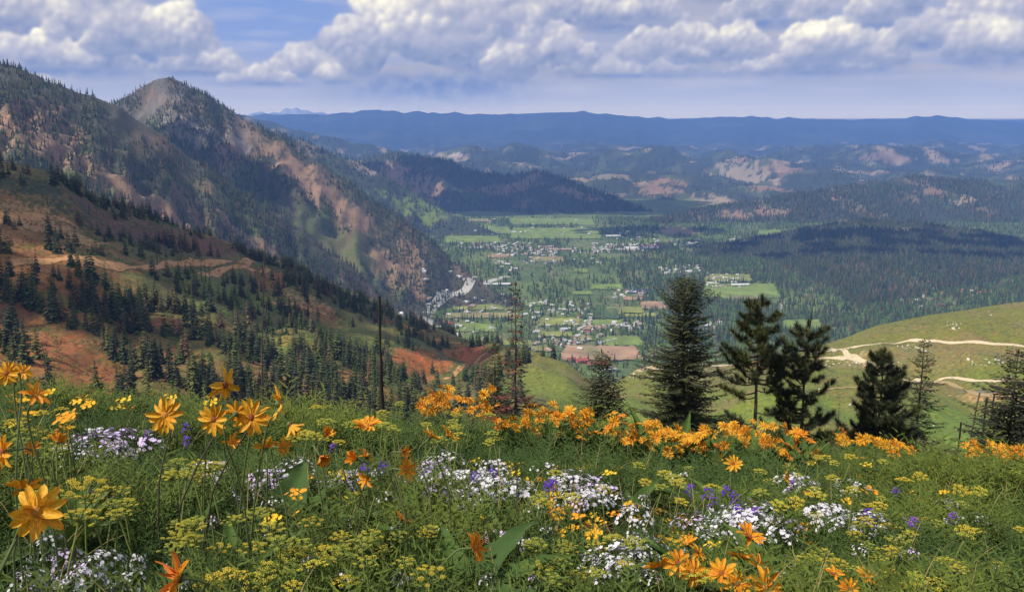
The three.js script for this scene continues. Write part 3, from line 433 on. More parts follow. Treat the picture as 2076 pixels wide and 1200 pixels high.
{
  const r = rng(41), cand = [];
  for (let k = 0; k < 12000 && cand.length < 2600; k++) {
    const D = Math.sqrt(lerp(290 * 290, 960 * 960, r())), x = lerp(-0.62, 0.06, r()) * D, h = H(x, D); if (hitLayer > 1) continue;
    const w = hitLayer ? wooded(x, D, 1) : 0.2; if (r() > w * 1.1) continue;
    cand.push([x, D, h]);
  }
  // rows that stand on the ridge line and the dark groves of the photograph
  for (const [px0, py0, px1, py1, n] of [[225, 418, 265, 432, 5], [290, 468, 450, 515, 26], [10, 500, 160, 500, 26], [560, 530, 700, 592, 22], [700, 590, 850, 655, 26], [0, 560, 120, 640, 20], [150, 600, 420, 620, 40], [200, 690, 420, 800, 22], [480, 700, 700, 800, 26], [230, 640, 520, 700, 16], [520, 600, 640, 640, 14], [880, 740, 1010, 770, 12], [960, 740, 1010, 800, 10]])
    for (let k = 0; k < n; k++) { const t = r(), [x, D] = hit(lerp(px0, px1, t) + (r() - 0.5) * 20, lerp(py0, py1, t) + 6 + r() * 16, 255, 1100); if (D < 1090) cand.push([x, D, H(x, D), 1.1]); }
  const onTrack = (x, D) => TRACKS.some((l) => l.some(([tx, tD], k) => k && (() => { const [ax, aD] = l[k - 1], ex = tx - ax, eD = tD - aD, t = clamp(((x - ax) * ex + (D - aD) * eD) / (ex * ex + eD * eD)); return Math.hypot(x - ax - ex * t, D - aD - eD * t) < 9 || (D < aD + eD * t && aD + eD * t - D < 26 && Math.abs(x - ax - ex * t) < 30 && (Math.sin(x * 12.9 + D * 7.7) + 1) * 0.5 < 0.6); })()));
  for (let k = cand.length - 1; k >= 0; k--) if (onTrack(cand[k][0], cand[k][1])) cand.splice(k, 1);
  cand.sort((a, b) => a[1] - b[1]);
  const kept = [];
  for (const c of cand) { const q = (c[0] / c[1]) * FPX + 1038; if (q < -40 || q > 1180) continue; kept.push(c); }
  const protos = slopeCrowns.map((g, k) => [0, 1].map((j) => { const o = new THREE.Group(); o.name = 'slope_conifer'; part('trunk', slopeTrunk, barkDark, o); part('crown', g, crownMats[(k + j * 2) % 4], o); return o; })).flat();
  const rest = [];
  kept.forEach(([x, D, h, big = 1], k) => {
    const s = (7 + r() * r() * 6 + r() * 8) * big * lerp(1.12, 0.85, smooth(300, 700, D)), p = V(x, h - 0.3, -D), fat = s * (0.85 + 0.4 * r());
    if (k < 290) { const o = copyOf(protos[Math.floor(r() * 8)], p, r() * 6, V(fat, s, fat)); const ux = x / D * FPX + 1038, z = ux < 180 ? ['dark pointed conifer of the grove by the left edge, across the gully', 'conifers by the left edge'] : ux < 430 ? ['dark pointed conifer in the dense stand left of the thin dead tree', 'conifers left of the thin dead tree'] : ux < 720 ? ['lit slope conifer between the thin dead tree and the charred trunk', 'conifers left of the charred trunk'] : ux < 900 ? ['slope conifer right of the charred trunk above the red soil', 'conifers right of the charred trunk'] : ['slope conifer near the dying rusty fir below the green knoll', 'conifers near the green knoll'];
      tag(o, z[0], 'tree', z[1]); }
    else rest.push([p, r() * 6, fat, s, SPRUCE(r)]);
  });
  for (let k = 0; k < 4; k++) stuffOf('slope_forest', slopeCrowns[k], MAT_FOREST, rest.filter((_, i) => i % 4 === k));
  console.log('slope trees', kept.length);
}
// ---------------------------------------------------------------- houses, sheds and roads of the valley
const roofMats = [mat(0.5, 0.5, 0.5, 0.5), mat(0.4, 0.37, 0.33, 0.6), mat(0.3, 0.3, 0.31, 0.7), mat(0.34, 0.24, 0.18, 0.8), mat(0.32, 0.07, 0.05, 0.7), mat(0.56, 0.56, 0.54, 0.4)], wallMats = [mat(0.5, 0.48, 0.44, 0.8), mat(0.6, 0.54, 0.44, 0.8), mat(0.42, 0.34, 0.27, 0.85), mat(0.5, 0.14, 0.1, 0.8)];
function gableWalls() {                                                      // unit footprint, ridge along x
  const g = new GB(), y = 0.6, z = 0.5, x = 0.5;
  g.quad(V(-x, -0.4, z), V(x, -0.4, z), V(x, y, z), V(-x, y, z)); g.quad(V(x, -0.4, -z), V(-x, -0.4, -z), V(-x, y, -z), V(x, y, -z));
  for (const s of [-1, 1]) { g.quad(V(s * x, -0.4, s * z), V(s * x, -0.4, -s * z), V(s * x, y, -s * z), V(s * x, y, s * z)); g.tri(V(s * x, y, s * z), V(s * x, y, -s * z), V(s * x, 1, 0)); }
  return g.build(true);
}
function gableRoof() {
  const g = new GB();
  for (const s of [-1, 1]) { const a = V(-0.56, 1.02, 0), b = V(0.56, 1.02, 0), c = V(0.56, 0.52, s * 0.6), d = V(-0.56, 0.52, s * 0.6), k = V(0, -0.06, 0); g.quad(a, b, c, d); g.quad(d, c, c.clone().add(k), d.clone().add(k)); for (const [p, q] of [[a, d], [b, c]]) g.quad(p, q, q.clone().add(k), p.clone().add(k)); }
  return g.build(true);
}
const windowStrip = (() => { const g = new GB(); for (const [u, w] of [[-0.3, 0.09], [0, 0.07], [0.3, 0.09]]) for (const s of [-1, 1]) g.quad(V(u - w, 0.18, s * 0.503), V(u + w, 0.18, s * 0.503), V(u + w, 0.44, s * 0.503), V(u - w, 0.44, s * 0.503)); return g.build(true); })();
const chimneyGeo = new THREE.BoxGeometry(0.06, 0.3, 0.08).translate(0.2, 1.05, 0.08), glassDark = mat(0.03, 0.035, 0.04, 0.2);
const WALL_G = gableWalls(), ROOF_G = gableRoof();
{
  const r = rng(61), all = [];
  const at = (px, py) => { const q = P(px, py, 1), D = FLOOR / q.y; return [q.x * D, D]; };
  const areas = [
    ['town', 64, 930, 1080, 492, 506], ['town', 70, 1010, 1130, 500, 520], ['town', 40, 1090, 1240, 505, 514], ['town', 62, 1200, 1330, 495, 510], ['town', 30, 1320, 1420, 486, 502], ['town', 20, 1060, 1220, 522, 535], ['town', 12, 1000, 1050, 530, 555],
    ['fields', 40, 900, 1080, 600, 640], ['fields', 44, 1080, 1200, 610, 665], ['fields', 30, 1180, 1300, 655, 672], ['fields', 34, 1080, 1250, 668, 700], ['fields', 20, 880, 1010, 645, 690], ['fields', 14, 1240, 1310, 590, 606], ['fields', 10, 1100, 1180, 690, 712],
    ['north', 34, 950, 1210, 445, 478], ['north', 16, 1240, 1300, 470, 490], ['east', 26, 1330, 1420, 540, 556], ['east', 34, 1430, 1500, 555, 585], ['east', 8, 1430, 1470, 650, 670], ['east', 10, 1480, 1530, 485, 500], ['wood', 14, 1950, 2040, 585, 605], ['wood', 8, 1780, 1930, 600, 625], ['wood', 6, 1860, 1920, 575, 600], ['road', 14, 858, 872, 612, 652]];
  for (const [zone, n, x0, x1, y0, y1] of areas) for (let k = 0; k < n; k++) { const [x, D] = at(lerp(x0, x1, r()), lerp(y0, y1, r())); all.push([zone, x, D]); }
  all.sort((a, b) => a[2] - b[2]);
  const words = { town: ['pale gabled house in the dense town across the valley floor', 'houses of the town'], fields: ['small house among the green fields at the near end of the valley', 'houses among the near fields'], north: ['farm building by the meadows beyond the town', 'farm buildings beyond the town'], east: ['house in the clearing on the right bank of the valley', 'houses on the right bank'], wood: ['house half hidden in the forest at the right edge', 'houses in the right-hand forest'], road: ['small white roadside building beside the pale highway', 'buildings beside the highway'] };
  let n = 0; const walls = [], roofs = [];
  for (const [zone, x, D] of all) {
    const shed = r() < 0.18, L = shed ? 13 + r() * 13 : 7.5 + r() * 4, B = shed ? 8 + r() * 5 : 6 + r() * 3, T = 3.8 + r() * 2.4, y = Math.max(FLOOR + 1.4, H(x, D)), turn = r() * 6.28, red = (zone === 'wood' && r() < 0.4) || r() < 0.04;
    const roof = red ? roofMats[4] : roofMats[[0, 0, 1, 2, 3, 5, 5][Math.floor(r() * 7)]], wall = wallMats[[0, 0, 0, 1, 1, 2][Math.floor(r() * 6)]];
    if (n < 296) {
      n++; const ux = x / D * FPX + 1038, w = zone !== 'fields' ? words[zone] : ux < 1000 ? ['small house among the green fields beside the highway', 'houses beside the highway fields'] : ux < 1110 ? ['small house in the valley behind the dying rusty fir', 'houses behind the dying fir'] : ux < 1200 ? ['small house among the fields above the brown field', 'houses above the brown field'] : ['small house among the fields left of the tallest fir', 'houses left of the tallest fir'], o = thing('house', w[0], 'house', V(x, y, -D), w[1]);
      o.rotation.y = turn; o.scale.set(L, T, B); part('wall', WALL_G, wall, o); const cover = part('roof', ROOF_G, roof, o); if (D < 2700) { part('window', windowStrip, glassDark, o).userData.kind = 'stuff'; part('chimney', chimneyGeo, roofMats[3], cover); }
    } else { walls.push([V(x, y, -D), turn, L, T, wall.color]); roofs.push([V(x, y, -D), turn, L, T, roof.color]); }
  }
  stuffOf('town_walls', WALL_G, mat(1, 1, 1, 0.8), walls); stuffOf('town_roofs', ROOF_G, mat(1, 1, 1, 0.6), roofs);
  // the large red and white buildings below the notch in the ridge, and the long pale halls of the town
  for (const [px, py, L, B, T, roof, wall, turn, label] of [
    [1212, 742, 40, 15, 8, 4, 0, 0.1, 'long white hall with a red roof below the bare brown field'], [1180, 735, 24, 14, 8, 4, 3, 0.3, 'red barn at the left end of the brown field'], [1235, 752, 30, 20, 8, 2, 0, 0.1, 'white building with a grey roof below the long red roofed hall'], [1160, 732, 14, 10, 7, 4, 3, 0.5, 'small red shed left of the red barn'],
    [890, 658, 26, 16, 10, 4, 0, 0.4, 'red roofed white building beside the highway bend'], [908, 660, 20, 12, 8, 4, 3, 0.2, 'red barn to the right of the highway bend'], [1300, 505, 120, 30, 9, 5, 0, 0.05, 'long white hall at the right end of the town'], [1270, 508, 90, 26, 8, 1, 1, 0.05, 'long beige hall in the middle of the town'], [1320, 502, 70, 24, 8, 4, 0, 0.08, 'long hall with a red roof at the right end of the town'], [1243, 481, 60, 20, 9, 5, 0, 0.2, 'lone white hall above the town'], [1005, 579, 80, 16, 7, 5, 0, 0.1, 'long pale warehouse in the trees above the near fields'], [1500, 580, 50, 14, 7, 5, 0, 0.1, 'white farm hall at the top of the right-hand meadow'], [1135, 508, 80, 22, 8, 3, 1, 0.05, 'brown roofed long building in the left half of the town'], [1990, 597, 26, 14, 8, 4, 0, 0.2, 'red roofed lodge in the forest at the right edge']]) {
    const [x, D] = at(px, py), o = thing('hall', label, 'building', V(x, Math.max(FLOOR + 1.4, H(x, D)), -D)); o.rotation.y = turn; o.scale.set(L, T, B); part('wall', WALL_G, wallMats[wall], o); part('roof', ROOF_G, roofMats[roof], o); part('window', windowStrip, glassDark, o).userData.kind = 'stuff';
  }
}
/** A road laid on the ground along points of the photograph. */
function road(name, pts, width, material, lo, hi, lift = 0.25) {
  const line = pts.map(([px, py]) => { const [x, D] = hit(px, py, lo, hi); return V(x, 0, -D); }), curve = new THREE.CatmullRomCurve3(line, false, 'centripetal'), g = new GB(), n = Math.ceil(curve.getLength() / (width * 0.8)) + 2, R = rng(pts.length);
  let prev = null;
  for (let k = 0; k <= n; k++) {
    const p = curve.getPoint(k / n), t = curve.getTangent(k / n), s = V(-t.z, 0, t.x).normalize(), row = [];
    for (const u of [-1, -0.5, 0, 0.5, 1]) { const w = u * width / 2 * (1 + (Math.abs(u) === 1 ? (R() - 0.5) * 0.3 : 0)), x = p.x + s.x * w, z = p.z + s.z * w, sh = 0.9 + 0.2 * R(); row.push(g.v(x, H(x, -z) + lift, z, [sh, sh, sh])); }
    if (prev) for (let j = 0; j < 4; j++) g.i.push(prev[j], prev[j + 1], row[j + 1], prev[j], row[j + 1], row[j]);
    prev = row;
  }
  return top(name, g.build(), material, 'structure');
}
const dirtPale = mat(0.5, 0.42, 0.28, 0.95, { vertexColors: true }), dirtRed = mat(0.42, 0.22, 0.085, 0.95, { vertexColors: true }), asphaltPale = mat(0.4, 0.39, 0.36, 0.9, { vertexColors: true }), trackMat = mat(0.3, 0.22, 0.1, 0.95, { vertexColors: true });
road('dirt_road', [[1600, 728], [1650, 716], [1700, 709], [1760, 700], [1840, 692], [1900, 692], [1960, 694], [2020, 698], [2110, 704]], 3.6, dirtPale, 300, 900);
road('dirt_road', [[1440, 742], [1500, 739], [1560, 733], [1610, 726], [1650, 714], [1690, 707]], 3.6, dirtPale, 300, 900, 0.32);
road('dirt_road', [[1690, 708], [1720, 722], [1760, 738], [1800, 762], [1850, 776], [1900, 774], [1960, 771], [2050, 770]], 3.4, dirtPale, 300, 900, 0.38);
road('dirt_road', [[1660, 728], [1700, 726], [1740, 730], [1775, 740], [1790, 752]], 4, dirtPale, 300, 900, 0.3);
road('dirt_track', [[1900, 776], [1940, 786], [1985, 800], [2040, 806], [2090, 812]], 5, trackMat, 300, 900, 0.3);
road('dirt_road', [[1284, 742], [1296, 735], [1330, 732], [1365, 736], [1370, 743], [1340, 749], [1300, 750]], 4, dirtPale, 300, 900, 0.3);
road('dirt_track', [[1640, 800], [1680, 790], [1720, 786], [1760, 782]], 2, trackMat, 300, 900);
TRACK_LINES.forEach((l, k) => road('dirt_track', l, [9, 8, 7, 6, 4][k], dirtRed, 280, 1100));
road('highway', [[866, 662], [868, 645], [874, 626], [890, 608], [915, 597], [945, 586], [990, 572], [1030, 560]], 26, asphaltPale, 1300, 4500, 0.8);
road('highway', [[1150, 640], [1165, 622], [1185, 640], [1200, 650]], 10, asphaltPale, 1300, 4500, 0.8);
road('highway', [[1012, 462], [1030, 470], [1045, 482]], 10, asphaltPale, 1300, 5500, 0.8);
road('highway', [[1586, 636], [1582, 622], [1588, 614]], 12, asphaltPale, 1300, 4500, 0.8);
{ // pond glimpsed between the trees
  const g = new GB(), q = P(1290, 590, 1), D = FLOOR / q.y, m = g.v(q.x * D, FLOOR + 2.6, -D), ring = [...Array(20)].map((_, k) => { const t = k / 20 * 6.283, s = 1 + 0.25 * Math.sin(t * 3); return g.v(q.x * D + Math.cos(t) * 34 * s, FLOOR + 2.6, -D + Math.sin(t) * 50 * s); });
  ring.forEach((a, k) => g.i.push(m, a, ring[(k + 1) % 20])); top('pond', g.build(), mat(0.08, 0.13, 0.2, 0.15), 'structure');
}
{ // pale stones lying on the grassy hill
  const geo = new THREE.DodecahedronGeometry(0.5, 0), r = rng(71), list = [];
  for (let k = 0; k < 420; k++) { const D = 300 + r() * 540, x = lerp(0.1, 0.62, r()) * D, h = H(x, D); if (hitLayer !== 1 || noise(x / 50 + 4, D / 40) < 0.1) continue; const s = 0.25 + r() * r() * 1.1; list.push([V(x, h + s * 0.1, -D), r() * 6, s * 1.4, s * 0.7, rgb(0.5 + r() * 0.2, 0.47 + r() * 0.18, 0.42 + r() * 0.15), r()]); }
  for (const [px, py, n, w] of [[1700, 735, 40, 60], [1790, 742, 50, 40], [1860, 706, 40, 30], [2000, 735, 30, 40], [1930, 660, 24, 20], [1330, 765, 40, 60], [1420, 755, 40, 80]]) for (let k = 0; k < n; k++) { const [x, D] = hit(px + (r() - 0.5) * 2 * w, py + (r() - 0.5) * 16, 300, 900), s = 0.3 + r() * r() * 1.3; list.push([V(x, H(x, D) + 0.1, -D), r() * 6, s * 1.4, s * 0.7, rgb(0.58, 0.54, 0.48), r()]); }
  stuffOf('scattered_stones', geo, mat(1, 1, 1, 0.9), list);
}
{ // round white tank on the ridge
  const p = spot(813, 640, 500, 1100), o = thing('water_tank', 'bright white round tank between the trees on the ridge', 'tank', p);
  part('shell', new THREE.LatheGeometry([[0.01, -1], [2.6, -1], [2.6, 2.6], [2.3, 3.2], [1.2, 3.7], [0.01, 3.85]].map((a) => new THREE.Vector2(...a)), 20), mat(0.9, 0.9, 0.88, 0.5), o);
  part('hatch', new THREE.CylinderGeometry(0.5, 0.5, 0.4, 12).translate(0.4, 3.9, 0), mat(0.6, 0.6, 0.6, 0.5), o);
}
// ---------------------------------------------------------------- cumulus above the frame, whose shadows lie on the slopes
function cloudOver(px, py, lo, hi, t, w, d, seed, full = 1) {
  const p = spot(px, py, lo, hi).addScaledVector(SUN, t), r = rng(seed), geos = [];
  for (let k = 0; k < 90; k++) { const a = r() * 6.283, q = Math.sqrt(r()), s = (0.045 + 0.085 * (1 - q * 0.7)) * Math.min(w, d) * full, g = new THREE.IcosahedronGeometry(s, 2); g.translate(Math.cos(a) * q * w * 0.5, r() * s * 0.9, Math.sin(a) * q * d * 0.5); geos.push(g); }
  const m = top('cloud', mergeGeometries(geos), mat(0.9, 0.9, 0.9, 1), 'structure'); m.position.copy(p); return m;
}
for (const a of [[110, 400, 300, 1000, 1900, 420, 260, 1], [400, 495, 300, 1000, 2100, 320, 190, 2], [60, 600, 280, 900, 1700, 150, 80, 3], [1020, 385, 3500, 6000, 2600, 2300, 1000, 4, 1.7], [1780, 475, 2500, 4500, 2300, 1900, 800, 5, 0.62], [1320, 470, 3500, 4700, 2400, 700, 400, 9], [420, 330, 1500, 3200, 1900, 380, 300, 8]]) cloudOver(...a);
// ---------------------------------------------------------------- the trees just below the flower bank
const barkGrey = mat(0.09, 0.07, 0.055, 0.95), barkBlack = mat(0.012, 0.011, 0.01, 0.9), barkPine = mat(0.07, 0.045, 0.03, 0.95), barkPale = mat(0.32, 0.28, 0.24, 0.9);
const needleMats = { fir: mat(0.024, 0.034, 0.009, 0.75), firLight: mat(0.055, 0.066, 0.014, 0.75), pine: mat(0.03, 0.04, 0.01, 0.75), pineLight: mat(0.07, 0.08, 0.015, 0.75), dark: mat(0.014, 0.02, 0.008, 0.8), rust: mat(0.12, 0.035, 0.022, 0.85) };
function trunkGeo(h, r0, lean, seed, cut = 0.015) {
  const r = rng(seed), pts = [], rad = []; for (let k = 0; k <= 14; k++) { const t = k / 14; pts.push(V(lean * t * t * h + (r() - 0.5) * 0.04, t * h - 0.4 * (k === 0), (r() - 0.5) * 0.04)); rad.push(Math.max(cut, r0 * Math.pow(1 - t, 0.85) * (0.92 + 0.16 * r()))); }
  return new GB().tube(pts, rad, 9).build();
}
/** A twig of needles: a narrow ragged spray. */
function spray(g, o, d, len, w, r) {
  const s = V(-d.z, (r() - 0.5) * 0.8, d.x).normalize().multiplyScalar(w), tip = o.clone().addScaledVector(d, len), m = o.clone().addScaledVector(d, len * 0.45), n = V(0, 1, 0).multiplyScalar(w * 0.5);
  g.tri(o, m.clone().add(s), tip); g.tri(o, tip, m.clone().sub(s)); g.tri(m.clone().add(n), m.clone().addScaledVector(s, 0.4).addScaledVector(n, -1.2), tip.clone().addScaledVector(n, -0.4));
}
/** Fir: whorls of sweeping branches, each carrying side twigs. wide(t) gives the branch length at height t. */
function firTree(name, label, pos, h, opt) {
  const { wide, seed = 1, bare = 0, gap = 0, light = 0.3, lean = 0, mats = [needleMats.fir, needleMats.firLight], r0 = h * 0.013, step = 0.2, bark = barkGrey, twig = 1, rise = 0.25 } = opt, r = rng(seed), o = thing(name, label, 'tree', pos), g = [new GB(), new GB()], wood = new GB();
  part('trunk', trunkGeo(h, r0, lean, seed), bark, o);
  for (let y = h * (0.04 + bare); y < h * 0.995; y += step * (0.7 + 0.6 * r())) {
    const t = y / h, L0 = wide(t), n = 5 + Math.floor(r() * 3), turn = r() * 6.283;
    for (let b = 0; b < n; b++) {
      if (r() < gap) continue;
      const q = turn + (b + r() * 0.7) / n * 6.283, L = L0 * (0.55 + 0.6 * r()), side = V(Math.cos(q), 0, Math.sin(q)), root = V(lean * t * t * h, y, 0), pts = [];
      const at = (u) => root.clone().addScaledVector(side, u * L).add(V(0, L * (-0.42 * (1 - t) * u + rise * u * u * 1.1 + (t > 0.85 ? 0.5 * u : 0)), 0));
      for (let k = 0; k <= 3; k++) pts.push(at(k / 3));
      if (L > 0.25) wood.tube(pts, [0.022, 0.016, 0.01, 0.004].map((x) => x * Math.min(1.6, L)), 4);
      const nt = Math.max(3, Math.round(L * 15 * twig)), k2 = r() < light ? 1 : 0;
      for (let k = 0; k < nt; k++) {
        const u = 0.1 + 0.9 * (k + r()) / nt, p = at(u), s = k % 2 ? 1 : -1, spread = 0.5 + 0.6 * r(), d = side.clone().multiplyScalar(0.75).add(V(-side.z * s * spread, -0.12 + 0.5 * (r() - 0.4), side.x * s * spread)).normalize();
        spray(g[k2], p, d, (0.16 + 0.3 * L * (1 - u) * 0.6 + 0.1 * r()), 0.035 + 0.025 * r(), r);
      }
    }
  }
  for (let k = 0; k < 5; k++) spray(g[0], V(lean * h, h * 0.985, 0), V((r() - 0.5) * 0.7, 1, (r() - 0.5) * 0.7).normalize(), 0.3, 0.04, r);
  const limb = part('branches', wood.build(), bark, o);
  part('needles', g[0].build(true), mats[0], limb); if (g[1].p.length) part('needles', g[1].build(true), mats[1], limb);
  return o;
}
/** Pine: bare limbs that end in brushes of long needles. limbs: [height share, turn, length, rise]. */
function pineTree(name, label, pos, h, opt) {
  const { limbs, seed = 1, lean = 0, r0 = 0.12, light = 0.4, top: crown = true, needle = 0.27, deadTop = 0, dense = 1 } = opt, r = rng(seed), o = thing(name, label, 'tree', pos), g = [new GB(), new GB()], wood = new GB();
  part('trunk', trunkGeo(h, r0, lean, seed), barkPine, o);
  const brush = (p, d, k2) => { for (let k = 0; k < 30; k++) { const q = V(r() - 0.5, r() - 0.5, r() - 0.5).normalize().multiplyScalar(0.95).addScaledVector(d, 0.75).normalize(), a = p.clone().addScaledVector(d, -0.16 * r()), L = needle * (0.75 + 0.5 * r()), w = V(q.z, 0.3, -q.x).normalize().multiplyScalar(0.0125); g[k2].tri(a.clone().add(w), a.clone().sub(w), a.clone().addScaledVector(q, L)); } };
  for (const [t, turn, L, rise] of limbs) {
    const side = V(Math.cos(turn), 0, Math.sin(turn)), root = V(lean * t * t * h, t * h, 0), at = (u) => root.clone().addScaledVector(side, L * u).add(V(0, L * (rise * u * u - 0.12 * Math.sin(u * 3.1)), 0)), pts = [0, 0.25, 0.5, 0.75, 1].map(at), k2 = r() < light ? 1 : 0;
    wood.tube(pts, [0.034, 0.026, 0.019, 0.012, 0.006].map((x) => x * (0.5 + L * 0.5)), 5);
    const n = Math.max(3, Math.round(L * 7 * dense));
    for (let k = 0; k < n; k++) {
      const u = 0.35 + 0.65 * (k + r()) / n, p = at(u), d = side.clone().multiplyScalar(0.6).add(V((r() - 0.5) * 1.5, 0.35 + 0.5 * (r() - 0.3), (r() - 0.5) * 1.5)).normalize(), l = (0.12 + 0.3 * r()) * (1.15 - u * 0.6) * Math.min(1.2, L), e = p.clone().addScaledVector(d, l);
      wood.tube([p, e], [0.009, 0.005], 3); brush(e, d, k2); brush(e.clone().addScaledVector(d, -l * 0.45), d, k2);
    }
    brush(at(1), side.clone().add(V(0, 0.6, 0)).normalize(), k2);
  }
  if (crown) for (let k = 0; k < 8; k++) brush(V(lean * h, h * (1 - deadTop) - 0.07 * k, 0), V((r() - 0.5) * 0.8, 1, (r() - 0.5) * 0.8).normalize(), k % 2);
  const limb = part('branches', wood.build(), barkPine, o); part('needles', g[0].build(true), needleMats.pine, limb); part('needles', g[1].build(true), needleMats.pineLight, limb);
  return o;
}
/** Stands at forward distance D under photograph column px; its top reaches row py. */
function place(px, py, D) { const t = P(px, py, D), y = H(t.x, D); return [V(t.x, y, -D), t.y - y]; }
{
  let [p, h] = place(1392, 566, 46); firTree('fir_tree', 'tallest dense dark fir standing behind the middle of the orange flower bank', p, h, { wide: (t) => 0.22 + 4.1 * Math.pow(1 - t, 0.6) * (0.86 + 0.2 * Math.sin(t * 23)), seed: 3, light: 0.34, step: 0.17, twig: 1.15, r0: 0.2 });
  [p, h] = place(1224, 714, 44); firTree('fir_tree', 'small dark bushy fir left of the tallest fir', p, h, { wide: (t) => 0.16 + 3.3 * Math.pow(1 - t, 0.85), seed: 4, light: 0.15, step: 0.17, lean: -0.01 });
  [p, h] = place(1045, 576, 40); firTree('dying_fir_tree', 'thin dying fir with sparse rust red needles on its upper half', p, h, { wide: (t) => t > 0.5 ? 0.16 + 1.1 * (1 - t) : 0.7 + 4.6 * (0.66 - t), seed: 5, gap: 0.35, mats: [needleMats.dark, needleMats.rust], light: 0.5, step: 0.22, r0: 0.1, twig: 0.7, bark: mat(0.05, 0.028, 0.025, 0.95), rise: 0.1 });
  [p, h] = place(1003, 700, 52); firTree('fir_tree', 'slim young fir close to the left of the dying rusty fir', p, h, { wide: (t) => 0.1 + 1.7 * Math.pow(1 - t, 0.9), seed: 6, light: 0.4, step: 0.2 });
  [p, h] = place(1876, 688, 50); firTree('fir_tree', 'pointed open fir with layered branches beside the dark rounded pine', p, h, { wide: (t) => 0.14 + 3.5 * Math.pow(1 - t, 0.9) * (0.75 + 0.35 * Math.sin(t * 60)), seed: 7, light: 0.25, step: 0.3, gap: 0.12 });
  [p, h] = place(2066, 715, 38); firTree('fir_tree', 'dark fir cut by the right edge of the picture', p, h, { wide: (t) => 0.2 + 3.6 * Math.pow(1 - t, 0.75), seed: 8, light: 0.1, step: 0.22, mats: [needleMats.dark, needleMats.fir], gap: 0.1 });
  [p, h] = place(1703, 818, 150); firTree('fir_tree', 'tiny distant fir in the gap between the two groups of pines', p, h, { wide: (t) => 0.1 + 1.6 * (1 - t), seed: 9, step: 0.5, twig: 0.4 });
  const r = rng(91), whorls = (t0, t1, n, len, rise = 0.35, per = 4) => { const out = []; for (let k = 0; k < n; k++) { const t = lerp(t0, t1, (k + r() * 0.6) / n); for (let b = 0; b < per; b++) out.push([t + (r() - 0.5) * 0.015, r() * 6.283, len(t) * (0.55 + 0.65 * r()), rise * (0.6 + 0.8 * r())]); } return out; };
  [p, h] = place(1544, 598, 42); pineTree('pine_tree', 'tall open pine with a bare lower trunk and brush-like tufts', p, h, { seed: 12, lean: 0.004, r0: 0.14, dense: 1.25, limbs: [...whorls(0.6, 0.97, 17, (t) => 0.35 + 1.35 * Math.pow((1 - t) / 0.38, 0.7)), [0.56, 3.3, 1.7, 0.12], [0.54, 2.9, 1.3, 0.3], [0.57, 0.3, 1.1, 0.3], [0.47, 0.1, 1.3, 0.1], [0.42, 3.1, 1.2, 0.3], [0.4, 3.5, 1.35, 0.42], [0.36, 0.2, 1.2, 0.25], [0.3, 3.2, 1.0, 0.3], [0.28, 6.1, 1.1, 0.2]] });
  [p, h] = place(1640, 648, 43); const leader = place(1640, 648, 43);
  const two = pineTree('pine_tree', 'bushy pine with a dead bare spike rising from its top', p, h, { seed: 14, r0: 0.13, light: 0.3, dense: 1.15, limbs: [...whorls(0.6, 0.97, 11, (t) => 0.4 + 1.3 * Math.pow((1 - t) / 0.4, 0.5)), ...whorls(0.12, 0.58, 15, (t) => 1.75 + 0.4 * Math.sin(t * 20), 0.25, 5)] });
  part('dead_leader', new GB().tube([V(0.05, h - 1.2, 0), V(0.1, h - 0.1, 0.02), V(0.16, h + 0.55, 0), V(0.27, h + 1.1, 0)], [0.05, 0.03, 0.018, 0.006], 5).build(), barkBlack, two);
  [p, h] = place(1795, 705, 44); pineTree('pine_tree', 'broad dense dark pine left of the pointed open fir', p, h, { seed: 15, light: 0.22, dense: 1.4, r0: 0.14, limbs: [...whorls(0.1, 0.6, 17, (t) => 2.3 - 1.3 * t, 0.3, 7), ...whorls(0.6, 0.97, 11, (t) => 0.3 + 1.25 * Math.pow((1 - t) / 0.4, 0.85), 0.45, 6)] });
  // dead and burnt trunks
  function snag(label, px, py, D, r0, lean, seed, m, twigs = 6, name = 'dead_tree') {
    const [q, hh] = place(px, py, D), o = thing(name, label, 'dead tree', q), R = rng(seed), w = new GB();
    part('trunk', trunkGeo(hh, r0, lean, seed, r0 * 0.35), m, o);
    for (let k = 0; k < twigs; k++) { const t = 0.3 + 0.68 * R(), a = R() * 6.283, L = 0.25 + 0.8 * R() * (1 - t * 0.5), b = V(lean * t * t * hh, t * hh, 0); w.tube([b, b.clone().add(V(Math.cos(a) * L * 0.5, 0.06 * L, Math.sin(a) * L * 0.5)), b.clone().add(V(Math.cos(a) * L, -0.1 * L + 0.3 * L * (R() - 0.4), Math.sin(a) * L))], [0.014, 0.01, 0.004], 4); }
    if (twigs) part('branches', w.build(), m, o); return [o, hh];
  }
  const [burnt, bh] = snag('straight charred black trunk rising above the meadow left of centre', 768, 600, 46, 0.19, 0, 21, barkBlack, 3, 'burnt_tree');
  { const R = rng(5), w = new GB(); for (let k = 0; k < 26; k++) { const y = bh * (0.35 + 0.6 * R()), a = R() * 6.283, rr = 0.13 * Math.pow(1 - y / bh, 0.85) + 0.006, c = V(Math.cos(a) * rr, y, Math.sin(a) * rr), s = V(-Math.sin(a) * 0.02, 0, Math.cos(a) * 0.02); w.quad(c.clone().sub(s), c.clone().add(s), c.clone().add(s).add(V(0, 0.06 + 0.16 * R(), 0)), c.clone().sub(s).add(V(0, 0.1, 0))); } part('bare_wood', w.build(true), barkPale, burnt).userData.kind = 'stuff'; }
  snag('thin leaning grey dead tree with fine twigs on the left slope', 512, 495, 70, 0.11, 0.05, 23, mat(0.06, 0.05, 0.045, 0.9), 22);
  snag('bent dead trunk with a drooping tip right of the pointed fir', 1972, 796, 60, 0.15, 0.05, 24, barkGrey, 8);
